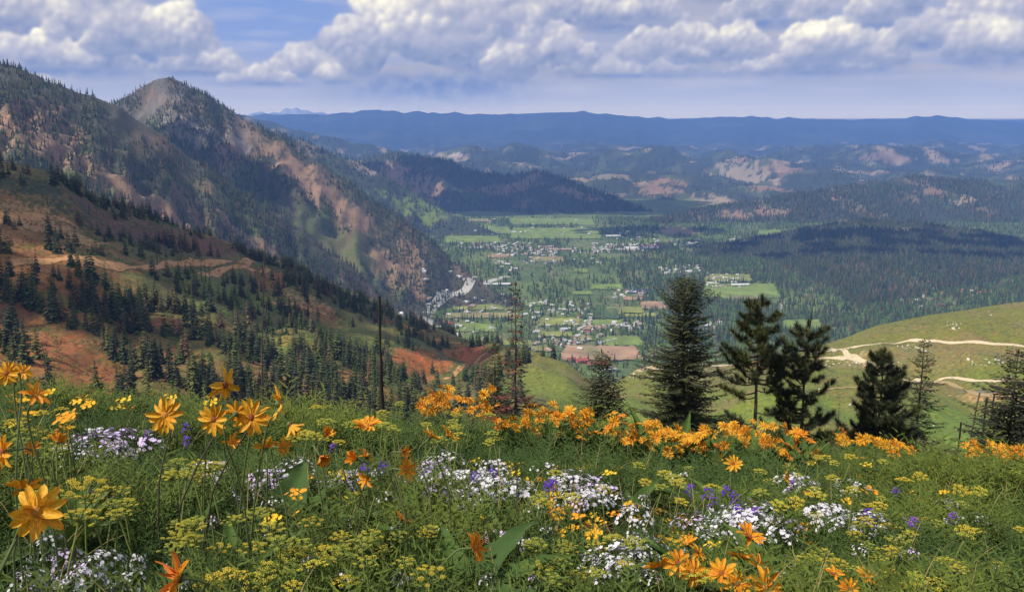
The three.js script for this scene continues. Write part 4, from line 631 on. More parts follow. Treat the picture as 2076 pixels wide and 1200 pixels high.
  snag('black dead trunk left of the right-hand edge fir', 2002, 806, 50, 0.17, 0, 25, barkBlack, 3);
  snag('short black dead trunk beside the right-hand edge fir', 2016, 800, 50, 0.14, 0.004, 26, barkBlack, 2);
  snag('dark leaning snag below the bent dead trunk', 1948, 856, 44, 0.13, 0.01, 27, barkBlack, 2);
  snag('thin dead stem standing between slope conifers near the left edge', 84, 690, 120, 0.14, 0, 28, barkGrey, 6);
  // charred poles that stand in a loose row on the slope
  for (const [px, py, hpx] of [[408, 548, 40], [416, 545, 46], [424, 552, 34], [456, 575, 30], [478, 585, 34], [489, 590, 40], [392, 545, 36], [540, 615, 30], [548, 612, 26], [730, 700, 30], [742, 695, 36], [752, 705, 26], [775, 700, 30], [600, 660, 30], [318, 520, 30], [95, 400, 24], [180, 420, 26], [1795, 635, 26], [1805, 632, 34], [1812, 630, 30], [1778, 640, 20], [1720, 660, 22]]) {
    const [x, D] = hit(px, py + hpx * 0.6, 280, 1050), L = hpx * D / FPX, o = top('burnt_pole', new GB().tube([V(0, -1, 0), V(0.1, L * 0.5, 0), V(0.02, L, 0.1)], [0.28, 0.2, 0.06], 5).build(), barkDark); o.position.set(x, H(x, D), -D);
    tag(o, 'thin charred pole of a burnt conifer far off on the open slope', 'dead tree', 'burnt poles on the slopes');
  }
}
// ---------------------------------------------------------------- the flower meadow at the camera's feet
/** Where something hp metres tall has its top on the sight line through photograph pixel (px, py): ground point and top. */
function seat(px, py, hp) {
  const q = P(px, py, 1); let best = 1e9, bd = 2, D = 1.05;
  for (; D < 8.2; D += 0.03) { const gap = q.y * D - H(q.x * D, D); if (gap <= hp) { best = gap; bd = D; break; } if (gap < best) { best = gap; bd = D; } }
  return { D: bd, foot: V(q.x * bd, H(q.x * bd, bd), -bd), head: V(q.x * bd, q.y * bd, -bd) };
}
// ---- ground cover
function blade(g, o, dir, L, w, bend, r) {
  const s = V(-dir.z, 0, dir.x).normalize().multiplyScalar(w / 2), at = (u) => o.clone().add(V(dir.x * bend * u * u * L, L * (u - 0.35 * bend * u * u), dir.z * bend * u * u * L));
  const a = at(0), b = at(0.45), c = at(0.8), d = at(1);
  g.quad(a.clone().sub(s), a.clone().add(s), b.clone().addScaledVector(s, 0.9), b.clone().addScaledVector(s, -0.9)); g.quad(b.clone().addScaledVector(s, -0.9), b.clone().addScaledVector(s, 0.9), c.clone().addScaledVector(s, 0.6), c.clone().addScaledVector(s, -0.6)); g.tri(c.clone().addScaledVector(s, -0.6), c.clone().addScaledVector(s, 0.6), d);
}
function grassTuft(seed, n, L, w) { const r = rng(seed), g = new GB(); for (let k = 0; k < n; k++) { const a = r() * 6.283, q = r() * 0.05; blade(g, V(Math.cos(a) * q, 0, Math.sin(a) * q), V(Math.cos(a), 0, Math.sin(a)), L * (0.5 + 0.7 * r()), w * (0.7 + 0.6 * r()), 0.15 + 0.75 * r(), r); } return g.build(true); }
function featherTuft(seed, fronds) {
  const r = rng(seed), g = new GB();
  for (let f = 0; f < fronds; f++) {
    const a = r() * 6.283, d = V(Math.cos(a), 0, Math.sin(a)), L = 0.1 + 0.12 * r(), bend = 0.4 + 0.7 * r(), at = (u) => V(d.x * bend * u * u * L * 1.1 + d.x * 0.02, L * (u - 0.35 * bend * u * u), d.z * bend * u * u * L * 1.1 + d.z * 0.02);
    for (let k = 0; k < 15; k++) { const u = 0.25 + 0.75 * k / 14, p = at(u), s = k % 2 ? 1 : -1, q = V(-d.z * s * (0.7 + 0.4 * r()) + d.x * 0.5, 0.15 + 0.5 * r(), d.x * s * (0.7 + 0.4 * r()) + d.z * 0.5).normalize(), l = (0.028 + 0.022 * r()) * (1.25 - u * 0.6), w = V(0, 0.0016, 0).addScaledVector(d, 0.0016); g.tri(p.clone().add(w), p.clone().sub(w), p.clone().addScaledVector(q, l)); const m = p.clone().addScaledVector(q, l * 0.5), e = q.clone().add(V((r() - 0.5) * 1.6, 0.4, (r() - 0.5) * 1.6)).normalize(); g.tri(m.clone().add(w), m.clone().sub(w), m.clone().addScaledVector(e, l * 0.55)); }
    const z = V(-d.z, 0, d.x).multiplyScalar(0.0014); g.quad(at(0).sub(z), at(0).add(z), at(0.6).add(z), at(0.6).sub(z)); g.tri(at(0.6).sub(z), at(0.6).add(z), at(1));
  }
  return g.build(true);
}
function herbTuft(seed, n) { const r = rng(seed), g = new GB(); for (let k = 0; k < n; k++) { const a = r() * 6.283, e = 0.3 + r(), d = V(Math.cos(a) * Math.cos(e), Math.sin(e), Math.sin(a) * Math.cos(e)), o = V((r() - 0.5) * 0.1, r() * 0.09, (r() - 0.5) * 0.1), L = 0.02 + 0.026 * r(), s = V(-d.z, 0.2 * (r() - 0.5), d.x).normalize().multiplyScalar(L * 0.26), m = o.clone().addScaledVector(d, L * 0.5), t = o.clone().addScaledVector(d, L).add(V(0, -L * 0.15, 0)); g.tri(o, m.clone().add(s), t); g.tri(o, t, m.clone().sub(s)); } return g.build(true); }
{
  const r = rng(101), green = mat(1, 1, 1, 0.9), kinds = [[grassTuft(1, 30, 0.13, 0.0032), 0.2], [grassTuft(2, 18, 0.2, 0.003), 0.1], [featherTuft(3, 15), 0.3], [featherTuft(4, 13), 0.22], [herbTuft(5, 80), 0.16]], lists = kinds.map(() => []);
  const PHLOX_SPOTS = [[215, 893, 150], [270, 885, 110], [430, 882, 90], [950, 985, 190], [1040, 985, 110], [900, 928, 64], [1170, 985, 120], [1290, 1050, 90], [1245, 1010, 60], [1495, 1048, 150], [1690, 1045, 130], [1025, 1095, 90], [1245, 1135, 130], [690, 965, 90], [600, 945, 70], [130, 1125, 90], [60, 1170, 80]].map(([a, b, w]) => { const s = seat(a, b, 0.17); return [s.foot.x, s.D, w * 0.5 * s.D / FPX]; });
  const soil = (x, D) => Math.exp(-Math.pow((x - 0.5) / 0.42, 2) - Math.pow((D - 3.25) / 0.5, 2)) + noise(x * 5, D * 5) * 0.25;
  for (let k = 0; k < 24000; k++) {
    const D = lerp(1.0, 9.5, Math.pow(r(), 0.8)), x = lerp(-0.64, 0.64, r()) * (D + 0.35); if (soil(x, D) > 0.42 + 0.3 * r()) continue;
    const m = fbm(x * 1.3 + 7, D * 1.3, 3), n = fbm(x * 0.8, D * 0.8 + 20, 3); let u = clamp(r() + m * 0.9), kind = 0; for (const [q, [, share]] of kinds.entries()) { if (u < share) { kind = q; break; } u -= share; kind = q; }
    const low = PHLOX_SPOTS.some(([a, b, w]) => Math.hypot(x - a, (D - b) * 0.8) < w * 1.1 || (Math.abs(x - a) < w && b - D > 0 && b - D < 0.22)) ? 0.45 : 1, s = (0.7 + 0.6 * r()) * (1 + n * 0.8) * (D > 4 ? 1.25 : 1) * low, t = r(), warm = clamp(n * 1.6 + 0.3 * r());
    lists[kind].push([V(x, H(x, D) - 0.012, -D), r() * 6.283, s, s * (0.8 + 0.4 * r()), rgb(lerp(0.02, 0.1, warm) + 0.018 * t, lerp(0.05, 0.122, warm) + 0.026 * t, lerp(0.006, 0.01, t)), (r() - 0.5) * 0.5]);
  }
  const names = ['meadow_grass', 'meadow_grass', 'feathery_leaves', 'feathery_leaves', 'low_herbs'];
  kinds.forEach(([g], k) => stuffOf(names[k], g, green, lists[k]));
  // dry blades and straw
  const dry = []; for (let k = 0; k < 260; k++) { const D = 1.2 + r() * 6, x = lerp(-0.6, 0.6, r()) * D; dry.push([V(x, H(x, D), -D), r() * 6.283, 0.8 + r() * 0.5, 0.8 + r() * 0.6, rgb(0.3, 0.23, 0.1), (r() - 0.5) * 0.7]); }
  stuffOf('dry_grass', grassTuft(9, 7, 0.24, 0.003), leafMat(1, 1, 1, 0.15), dry);
}
// ---- sunflower-like mountain daisies
const petalTex = (() => { const W = 64, S = 128, d = new Uint8Array(W * S * 4), r = rng(3); for (let y = 0; y < S; y++) for (let x = 0; x < W; x++) { const v = 0.9 + 0.12 * Math.cos(x / W * 6.283 * 6 + noise(x / 9, y / 30) * 2) * (0.6 + 0.7 * noise(x / 6, y / 40)) + fbm(x / 14, y / 22, 3) * 0.22 + (r() - 0.5) * 0.06, o = (y * W + x) * 4; d[o] = clamp(v) * 255; d[o + 1] = clamp(v * 0.97) * 255; d[o + 2] = clamp(v) * 255; d[o + 3] = 255; } const t = new THREE.DataTexture(d, W, S); t.colorSpace = THREE.SRGBColorSpace; t.magFilter = THREE.LinearFilter; t.needsUpdate = true; return t; })();
const petalMats = [[0.88, 0.5, 0.035], [0.86, 0.43, 0.025], [0.8, 0.33, 0.018]].map((c) => leafMat(...c, 0.3, { map: petalTex, roughness: 0.6 })), wiltMat = leafMat(0.6, 0.17, 0.025, 0.25), discMat = mat(0.2, 0.05, 0.012, 0.9), discGold = mat(0.4, 0.17, 0.02, 0.9), stemMat = mat(0.085, 0.115, 0.035, 0.7), stemDark = mat(0.045, 0.04, 0.022, 0.8), calyxMat = mat(0.09, 0.13, 0.04, 0.8);
function petalGeo(width, bend, twist, fold, tip = 0.1, N = 7) {                // along +x, face +z, length 1
  const g = new GB();
  for (let k = 0; k <= N; k++) for (let j = 0; j < 5; j++) {
    const u = k / N, v = (j - 2) / 2, w = width * Math.pow(Math.sin(Math.PI * Math.pow(clamp(u * 0.93 + 0.06), 0.85)), 0.62) * (u > 0.98 ? 0.35 : 1), z = bend * u * u + fold * v * v * w - 0.012 * Math.cos(v * 9) * (1 - u), t = twist * u;
    g.v(u - (Math.abs(v) > 0.9 && u > 0.9 ? tip * 0.3 : 0) - (u > 0.98 ? Math.abs(v) * tip * 0.6 : 0), v * w * Math.cos(t), z + v * w * Math.sin(t)); g.uv.push((v + 1) / 2, u);
  }
  for (let k = 0; k < N; k++) for (let j = 0; j < 4; j++) { const a = k * 5 + j; g.i.push(a, a + 5, a + 6, a, a + 6, a + 1); }
  return g.build();
}
const PETALS = [petalGeo(0.165, -0.1, 0.2, 0.5), petalGeo(0.15, 0.05, -0.25, 0.7), petalGeo(0.18, -0.22, 0.1, 0.4), petalGeo(0.14, 0.14, 0.3, 0.6), petalGeo(0.16, -0.32, -0.5, 0.5), petalGeo(0.17, -0.05, 0, 0.9)];
const PETALS6 = [petalGeo(0.165, -0.1, 0.2, 0.5, 0.1, 3), petalGeo(0.15, 0.08, -0.25, 0.7, 0.1, 3), petalGeo(0.16, -0.28, 0.3, 0.5, 0.1, 3)], DISC_LOW = new THREE.SphereGeometry(1, 10, 6).scale(1, 1, 0.6);
const WILTED = [petalGeo(0.12, 0.5, 1.4, 1.6), petalGeo(0.1, 0.7, -1.8, 1.2)];
const DISC = (() => { const g = new THREE.IcosahedronGeometry(1, 3), p = g.attributes.position, r = rng(4); g.deleteAttribute('uv'); g.deleteAttribute('normal'); for (let k = 0; k < p.count; k++) { const x = p.getX(k), y = p.getY(k), z = p.getZ(k), n = 1 + 0.09 * Math.sin(x * 19) * Math.sin(y * 19 + 1) * (z > 0 ? 1 : 0); p.setXYZ(k, x * n, y * n, z * 0.55 * n); } g.computeVertexNormals(); return g; })();
const CALYX = (() => { const g = new GB(); for (let k = 0; k < 14; k++) { const a = k / 14 * 6.283 + (k % 2) * 0.2, e = k % 2 ? 0.95 : 1.25, d = V(Math.cos(a), Math.sin(a), 0), s = V(-d.y, d.x, 0).multiplyScalar(0.2); g.tri(d.clone().multiplyScalar(0.3).add(V(0, 0, -0.75)).sub(s), d.clone().multiplyScalar(0.3).add(V(0, 0, -0.75)).add(s), d.clone().multiplyScalar(e).add(V(0, 0, -0.15 + 0.25 * (k % 2)))); } for (let k = 0; k < 8; k++) { const a = k / 8 * 6.283, b = (k + 1) / 8 * 6.283; g.quad(V(Math.cos(a) * 0.2, Math.sin(a) * 0.2, -1), V(Math.cos(b) * 0.2, Math.sin(b) * 0.2, -1), V(Math.cos(b) * 0.85, Math.sin(b) * 0.85, -0.35), V(Math.cos(a) * 0.85, Math.sin(a) * 0.85, -0.35)); } return g.build(true); })();
/** rotation that turns +z to n, then rolls */
const facing = (n, roll = 0) => Q().setFromUnitVectors(V(0, 0, 1), n.clone().normalize()).multiply(Q().setFromAxisAngle(V(0, 0, 1), roll));
function stemGeo(foot, head, n, rad) {                                        // in world metres about the foot
  const e = head.clone().sub(foot), a = V(0, 0, 0), c = e.clone().addScaledVector(n, -0.05), m = V(e.x * 0.3, e.y * 0.62, e.z * 0.3), curve = new THREE.CatmullRomCurve3([a.clone().add(V(0, -0.03, 0)), m, c, e.clone().addScaledVector(n, -0.006)]), pts = curve.getPoints(9);
  return new GB().tube(pts, pts.map((_, k) => rad * (1.25 - 0.3 * k / 9)), 6).build();
}
/** One near flower whose petals are single parts. elev: how far the petals are folded up (cup) or back. */
function daisy(label, px, py, size, n, o = {}) {
  const { hp = 0.5, count = 12, elev = 0.15, tone = 0, spread = 0.22, lean = 0, seed = px * 7 + py, dark = false, wilt = 0, roll = 0, missing = [] } = o, s = seat(px, py, hp), r = rng(seed), R = size * 0.575 * s.D / FPX, N = V(...n).normalize();
  const foot = V(s.foot.x + lean, 0, s.foot.z + (r() - 0.5) * 0.08); foot.y = H(foot.x, -foot.z);
  const f = thing('mountain_daisy', label, 'flower', foot, 'yellow mountain daisies in front'), q = facing(N, roll + r() * 0.3), e = s.head.clone().sub(foot);
  part('stem', stemGeo(foot, s.head, N, 0.0021), dark ? stemDark : stemMat, f);
  const d = part('disc', DISC, r() < 0.6 ? discMat : discGold, f); d.position.copy(e); d.quaternion.copy(q); d.scale.setScalar(R * 0.19);
  const c = part('calyx', CALYX, calyxMat, f); c.position.copy(e); c.quaternion.copy(q); c.scale.setScalar(R * 0.24);
  for (let k = 0; k < count; k++) {
    if (missing.includes(k)) continue;
    const dead = r() < wilt, m = part('petal', dead ? WILTED[k % 2] : PETALS[Math.floor(r() * PETALS.length)], dead ? wiltMat : petalMats[clamp(tone + Math.floor(r() * 1.4), 0, 2)], f), a = (k + (r() - 0.5) * 0.4) / count * 6.283, el = elev + (r() - 0.5) * spread * 2;
    m.quaternion.copy(q).multiply(Q().setFromAxisAngle(V(0, 0, 1), a)).multiply(Q().setFromAxisAngle(V(0, 1, 0), -el)).multiply(Q().setFromAxisAngle(V(1, 0, 0), (r() - 0.5) * 0.35));
    m.position.copy(e).add(V(R * 0.12, 0, 0).applyQuaternion(Q().copy(q).multiply(Q().setFromAxisAngle(V(0, 0, 1), a)))); m.scale.set(R * (0.82 + 0.12 * r()), R * (0.85 + 0.3 * r()), R * 0.9);
  }
  return f;
}
daisy('open daisy with a dark red centre facing the viewer, left of the leaning group', 333, 842, 74, [-0.1, 0.35, 1], { count: 13, elev: 0.1, lean: -0.03, dark: true });
daisy('open daisy with a dark centre, left of the two facing ones in the leaning group', 433, 850, 66, [-0.1, 0.3, 1], { count: 12, lean: -0.12, dark: true, hp: 0.54 });
daisy('open daisy with a dark centre, right of the two facing ones in the leaning group', 508, 846, 74, [0.1, 0.45, 1], { count: 12, lean: -0.16, dark: true, elev: 0.05, hp: 0.54 });
daisy('highest daisy on the left, wind-bent with ragged drooping petals', 456, 780, 70, [0.85, 0.25, 0.55], { count: 9, elev: -0.25, spread: 0.6, lean: -0.1, hp: 0.6, missing: [3] });
daisy('side-on daisy with one petal pointing straight up above the leaning group', 566, 818, 76, [0.8, 0.1, -0.5], { count: 8, elev: -0.15, spread: 0.6, lean: -0.14, hp: 0.58 });
daisy('drooping daisy with long petals hanging to the right of the leaning group', 588, 862, 60, [0.75, -0.65, 0.2], { count: 11, elev: 0.95, spread: 0.18, lean: -0.14, hp: 0.55 });
daisy('half hidden daisy behind the two facing ones', 478, 838, 60, [0.3, 0.3, -0.8], { count: 10, elev: 0.2, hp: 0.56, tone: 1 });
daisy('small daisy with folded petals low in the leaning group', 468, 898, 46, [0.6, 0.5, 0.6], { count: 7, elev: 0.5, spread: 0.5, tone: 1, hp: 0.45 });
daisy('orange daisy seen from behind below the leaning group', 538, 908, 54, [-0.2, 0.7, -0.6], { count: 10, elev: 0.3, tone: 1, hp: 0.45 });
daisy('narrow side-on daisy below the leaning group', 574, 906, 44, [0.8, 0.3, 0.5], { count: 9, elev: 0.2, tone: 1, hp: 0.45 });
daisy('closed cup-shaped daisy above the big green leaf', 660, 882, 40, [0.45, 0.6, 0.3], { count: 13, elev: 1.0, spread: 0.12, tone: 1, hp: 0.44 });
daisy('upright daisy seen from the side with a fan of short petals', 742, 864, 62, [0.1, 1, 0.15], { count: 13, elev: 0.35, spread: 0.2, tone: 1, hp: 0.46 });
daisy('orange cup-shaped daisy nodding over the big green leaf', 650, 926, 46, [0.55, -0.35, 0.6], { count: 13, elev: 0.9, spread: 0.15, tone: 2, hp: 0.4 });
daisy('round bunched daisy left of the two purple flowers', 720, 930, 44, [-0.3, 0.3, 0.3], { count: 13, elev: 1.05, spread: 0.2, tone: 2, hp: 0.4 });
daisy('side-on daisy with petals pointing right beside the bunched one', 742, 926, 44, [0.6, 0.7, -0.4], { count: 8, elev: 0.1, spread: 0.4, tone: 2, hp: 0.4 });
daisy('low daisy with petals swept to the right under the bunched one', 742, 972, 44, [-0.55, 0.1, 0.6], { count: 9, elev: 0.6, spread: 0.3, tone: 1, hp: 0.34 });
daisy('tall narrow daisy in profile left of the white flower carpet', 822, 952, 56, [0.85, 0.2, 0.4], { count: 10, elev: 0.35, spread: 0.3, tone: 1, hp: 0.4 });
daisy('small daisy with folded petals above the narrow profile daisy', 818, 916, 34, [0.7, 0.3, 0.5], { count: 7, elev: 0.6, spread: 0.4, tone: 2, hp: 0.45 });
daisy('left one of the pair of daisies turned to the right above the white flowers', 872, 886, 44, [0.6, 0.65, -0.2], { count: 13, elev: 0.45, spread: 0.12, hp: 0.46 });
daisy('right one of the pair of daisies turned to the right above the white flowers', 908, 883, 50, [0.6, 0.6, -0.25], { count: 14, elev: 0.4, spread: 0.12, hp: 0.47 });
daisy('largest daisy, close to the left edge, with broad drooping petals', 72, 1038, 124, [0.55, 0.3, 0.75], { count: 13, elev: 0.1, spread: 0.75, lean: -0.14, hp: 0.5 });
daisy('big orange daisy half behind the largest one at the left edge', 45, 992, 80, [-0.2, 0.6, -0.5], { count: 9, elev: 0.35, spread: 0.4, tone: 1, lean: -0.1, hp: 0.52 });
daisy('wilting daisy with shrivelled red petals at the bottom edge', 362, 1172, 100, [-0.7, 0.35, 0.3], { count: 14, elev: 0.25, spread: 0.4, tone: 1, wilt: 0.4, hp: 0.3 });
daisy('daisy cut by the left edge above the largest one', 4, 916, 80, [-0.6, 0.2, 0.7], { count: 11, tone: 1, hp: 0.52 });
daisy('cup-shaped orange daisy in front of the lilac flower carpet', 115, 897, 46, [-0.1, 0.55, -0.75], { count: 13, elev: 0.75, spread: 0.12, tone: 2, hp: 0.46 });
daisy('small ragged daisy left of the lilac flower carpet', 60, 912, 42, [0.5, 0.5, 0.6], { count: 7, elev: 0.4, spread: 0.5, tone: 2, hp: 0.46 });
daisy('side-on daisy with upright petals near the left edge', 70, 802, 60, [0.4, 0.75, 0.1], { count: 9, elev: 0.3, spread: 0.5, tone: 1, hp: 0.6 });
daisy('open daisy facing the viewer in the top left corner of the meadow', 12, 757, 50, [0, 0.35, 1], { count: 14, elev: 0.05, hp: 0.64 });
daisy('daisy seen edge-on behind the open one in the top left corner', 42, 755, 44, [0.5, 0.6, 0.3], { count: 12, elev: 0.1, hp: 0.64 });
daisy('small orange daisy on a short stalk right of the log', 814, 1053, 42, [0.5, 0.6, -0.3], { count: 8, elev: 0.35, tone: 2, hp: 0.26 });
daisy('orange daisy in profile leaning right on long pale stalks', 962, 1110, 66, [0.8, 0.3, 0.3], { count: 15, elev: 0.35, spread: 0.15, tone: 2, hp: 0.26, lean: -0.16 });
for (const [px, py, size, n, elev, what] of [
  [1520, 1088, 66, [0.3, 0.85, 0.2], 0.35, 'uppermost daisy of the lower right clump, with raised petals'], [1395, 1104, 48, [-0.2, 0.9, 0], 0.6, 'small daisy with upright petals above the boulder group'], [1415, 1120, 42, [0.5, 0.6, 0.3], 0.2, 'little side-on daisy left of the lower right clump'], [1335, 1150, 62, [-0.2, 0.6, -0.6], 0.35, 'back-turned daisy beside the tan boulder'], [1374, 1142, 62, [0.1, 0.6, 0.7], 0.2, 'daisy with six broad petals in the middle of the lower group'], [1404, 1160, 64, [0.3, 0.5, 0.7], 0.15, 'daisy facing half right at the right of the lower group'], [1502, 1132, 66, [0.2, 0.8, -0.4], 0.35, 'daisy with spread upper petals in the lower right clump'], [1536, 1148, 56, [0.6, 0.5, 0.3], 0.25, 'side-on daisy at the right of the lower right clump'], [1464, 1162, 66, [-0.5, 0.6, 0.4], 0.3, 'daisy with petals swept left in the lower right clump'], [1496, 1184, 60, [-0.2, 0.4, 0.8], 0.15, 'daisy with a dark centre at the bottom edge of the clump'], [1552, 1190, 84, [0.3, 0.5, 0.8], 0.1, 'brightest yellow daisy at the bottom edge'], [1692, 1164, 46, [0.2, 0.8, 0.2], 0.4, 'lone small daisy right of the lower right clump'], [1758, 1170, 50, [0.4, 0.7, 0.4], 0.2, 'right one of three low daisies at the bottom edge'], [1722, 1192, 44, [-0.2, 0.6, 0.6], 0.25, 'lowest of three low daisies at the bottom edge'], [1487, 940, 38, [0, 0.6, 0.7], 0.2, 'single daisy below the orange flower bank'], [1592, 970, 32, [0.8, 0.3, 0.3], 0.5, 'narrow side-on daisy below the orange flower bank']]) daisy(what, px, py, size, n, { elev, count: 11, tone: py > 1000 ? 1 : 0, hp: py > 1000 ? 0.24 : 0.34, spread: 0.25 });
// ---- the bank of daisies
{
  const r = rng(131), heads = [...Array(7)].map((_, k) => { const R = rng(200 + k), g = []; const n = 12 + Math.floor(R() * 4), el = -0.1 + 0.1 * k; for (let p = 0; p < n; p++) { const q = PETALS6[Math.floor(R() * PETALS6.length)].clone(), s = 0.85 + 0.2 * R(); q.applyMatrix4(new THREE.Matrix4().compose(V(0.1, 0, 0), Q().setFromAxisAngle(V(0, 1, 0), -(el + (R() - 0.5) * 0.5)).multiply(Q().setFromAxisAngle(V(1, 0, 0), (R() - 0.5) * 0.4)), V(s, s, s))); q.rotateZ((p + (R() - 0.5) * 0.5) / n * 6.283); g.push(q); } return mergeGeometries(g); });
  const zones = [[46, 850, 1012, (x) => 815 + (x < 900 ? 0 : (x - 900) * 0.05), 34, 'wind-leaning daisy in the upright clump left of the dying fir', 'daisies of the clump beside the dying fir'], [14, 995, 1070, () => 858, 16, 'small daisy at the foot of the dying fir', 'daisies at the foot of the dying fir'], [92, 1070, 1400, (x) => 842 + (x - 1070) * 0.16, 40, 'orange daisy in the dense left half of the flower bank', 'daisies of the flower bank, left half'], [74, 1380, 1660, (x) => 884 + (x - 1380) * 0.06, 46, 'orange daisy in the dense right half of the flower bank', 'daisies of the flower bank, right half'], [26, 1700, 1856, (x) => 884 + (x - 1700) * 0.2, 14, 'orange daisy in the low row before the dark pine', 'daisies before the dark pine'], [30, 1956, 2076, (x) => 910 + (x - 1956) * 0.08, 22, 'orange daisy in the clump at the right edge', 'daisies of the right-edge clump']];
  for (const [n, x0, x1, yc, ys, label, group] of zones) for (let k = 0; k < n; k++) {
    const px = lerp(x0, x1, r()), py = yc(px) + (r() + r() - 1) * ys, s = seat(px, py, 0.26 + 0.14 * r()), D = clamp(s.D, 5.0, 6.4) + (r() - 0.5) * 0.5, q = P(px, py, D), foot = V(q.x - (px < 1020 ? 0.12 : 0.02) - 0.08 * r(), 0, -D - (r() - 0.5) * 0.1); foot.y = H(foot.x, -foot.z);
    const R = (24 + 9 * r()) / 2 * D / FPX, N = V((r() - 0.35) * 1.1, 0.35 + 0.6 * r(), (r() - 0.25) * 1.2).normalize(), f = thing('bank_daisy', label, 'flower', foot, group), e = q.clone().sub(foot), rot = facing(N, r() * 6);
    part('stem', stemGeo(foot, q, N, 0.0018), stemMat, f);
    const h = part('petals', heads[Math.floor(r() * 7)], petalMats[r() < 0.45 ? 0 : r() < 0.7 ? 1 : 2], f); h.position.copy(e); h.quaternion.copy(rot); h.scale.setScalar(R); h.userData.kind = 'stuff';
    const d = part('disc', DISC_LOW, discGold, f); d.position.copy(e); d.quaternion.copy(rot); d.scale.setScalar(R * 0.2);
  }
}
// ---- arrow-shaped leaves
function bigLeaf(L, w, bend, fold) {
  const g = new GB(), N = 9;
  for (let k = 0; k <= N; k++) for (let j = 0; j < 5; j++) { const u = k / N, v = (j - 2) / 2, ww = w * (u < 0.12 ? 0.5 + u * 4 : Math.pow(1 - (u - 0.12) / 0.88, 0.75)) * (1 + 0.06 * Math.sin(u * 20 + v)), y = Math.abs(v) * fold * ww - bend * u * u * L + 0.006 * Math.sin(u * 14 + v * 3), x = u * L - Math.abs(v) * (u < 0.1 ? L * 0.1 : 0); g.v(x, y, v * ww); }
  for (let k = 0; k < N; k++) for (let j = 0; j < 4; j++) { const a = k * 5 + j; g.i.push(a, a + 1, a + 6, a, a + 6, a + 5); }
  return g.build();
}
const LEAVES = [bigLeaf(0.2, 0.045, 0.25, 0.5), bigLeaf(0.24, 0.05, 0.5, 0.35), bigLeaf(0.17, 0.05, 0.1, 0.7), bigLeaf(0.22, 0.036, 0.3, 0.8)], leafGreens = [leafMat(0.06, 0.115, 0.022, 0.25), leafMat(0.085, 0.14, 0.026, 0.3), leafMat(0.045, 0.09, 0.022, 0.2)], petioleGeo = new GB().tube([V(0, -0.02, 0), V(0.02, 0.06, 0), V(0.05, 0.11, 0)], [0.0032, 0.003, 0.0024], 5).build();
{
  const r = rng(151);
  const clump = (px, py, n, hp, size, label, group, up = 0.7) => { const s = seat(px, py, hp); if (group) { const D = clamp(s.D, 5.0, 6.3), q = P(px, py, D); s.foot.set(q.x, H(q.x, D), -D); } const f = thing('leaf_clump', label, 'plant', s.foot, group); for (let k = 0; k < n; k++) { const a = (k + r() * 0.7) / n * 6.283, e = up * (0.6 + 0.7 * r()), sc = size * (0.75 + 0.5 * r()), l = part('leaf', LEAVES[Math.floor(r() * 4)], leafGreens[Math.floor(r() * 3)], f); l.position.set(Math.cos(a) * 0.05 * sc, 0.1 * sc, -Math.sin(a) * 0.05 * sc); l.rotation.set(0, a, e, 'YZX'); l.scale.setScalar(sc); const q = part('petiole', petioleGeo, stemMat, f); q.rotation.y = a; q.scale.setScalar(sc); } return f; };
  for (const [px, py, n, hp, size, label] of [[650, 985, 8, 0.24, 0.95, 'broad glossy leaves spreading below the nodding cup daisy'], [570, 1000, 7, 0.22, 1.0, 'dark broad leaves left of the big leaf beside the log'], [480, 960, 5, 0.24, 0.75, 'broad leaves under the leaning daisy group'], [880, 1012, 5, 0.2, 0.75, 'broad leaves right of the low swept daisy'], [820, 1040, 5, 0.16, 0.9, 'low broad leaves around the short-stalked orange daisy'], [930, 1165, 7, 0.18, 0.9, 'pale broad leaves under the profile daisy at the bottom'], [1480, 985, 9, 0.24, 0.9, 'dark broad leaves below the single daisy of the bank'], [1560, 1000, 7, 0.22, 0.7, 'dark broad leaves right of the purple flowers'], [225, 830, 5, 0.3, 1.0, 'upright leaves on the skyline left of the facing daisy'], [120, 1010, 5, 0.2, 0.9, 'broad leaves behind the largest daisy'], [1430, 940, 8, 0.3, 0.75, 'arching leaves in front of the flower bank']]) clump(px, py, n, hp, size, label);
  for (let k = 0; k < 70; k++) { const px = lerp(1050, 1690, r()), py = lerp(868, 930, r()) + (px - 1060) * 0.04; clump(px, py + 10, 6, 0.22, 0.85 + 0.35 * r(), 'upright green leaves below the orange flower bank', 'leaves of the flower bank', 1.05); }
  for (let k = 0; k < 16; k++) { const px = lerp(120, 2020, (k + r()) / 16); const c = clump(px, lerp(975, 1150, r()), 5, 0.2, 0.65 + 0.3 * r(), 'broad leaves among the umbels ' + (px < 700 ? 'in the left of the meadow' : px < 1400 ? 'in the middle of the meadow' : 'in the right of the meadow'), undefined, 0.8); c.userData.group = 'broad leaves scattered in the meadow, ' + (px < 700 ? 'left' : px < 1400 ? 'middle' : 'right'); }
  for (let k = 0; k < 18; k++) clump(lerp(840, 1020, r()), lerp(840, 880, r()), 6, 0.22, 0.9, 'upright leaves at the foot of the daisy clump beside the dying fir', 'leaves beside the dying fir', 1.05);
  for (let k = 0; k < 20; k++) clump(lerp(1690, 2070, r()), lerp(915, 950, r()), 6, 0.2, 0.8, 'leaves below the low daisies on the right', 'leaves of the right-hand daisies', 1.0);
}
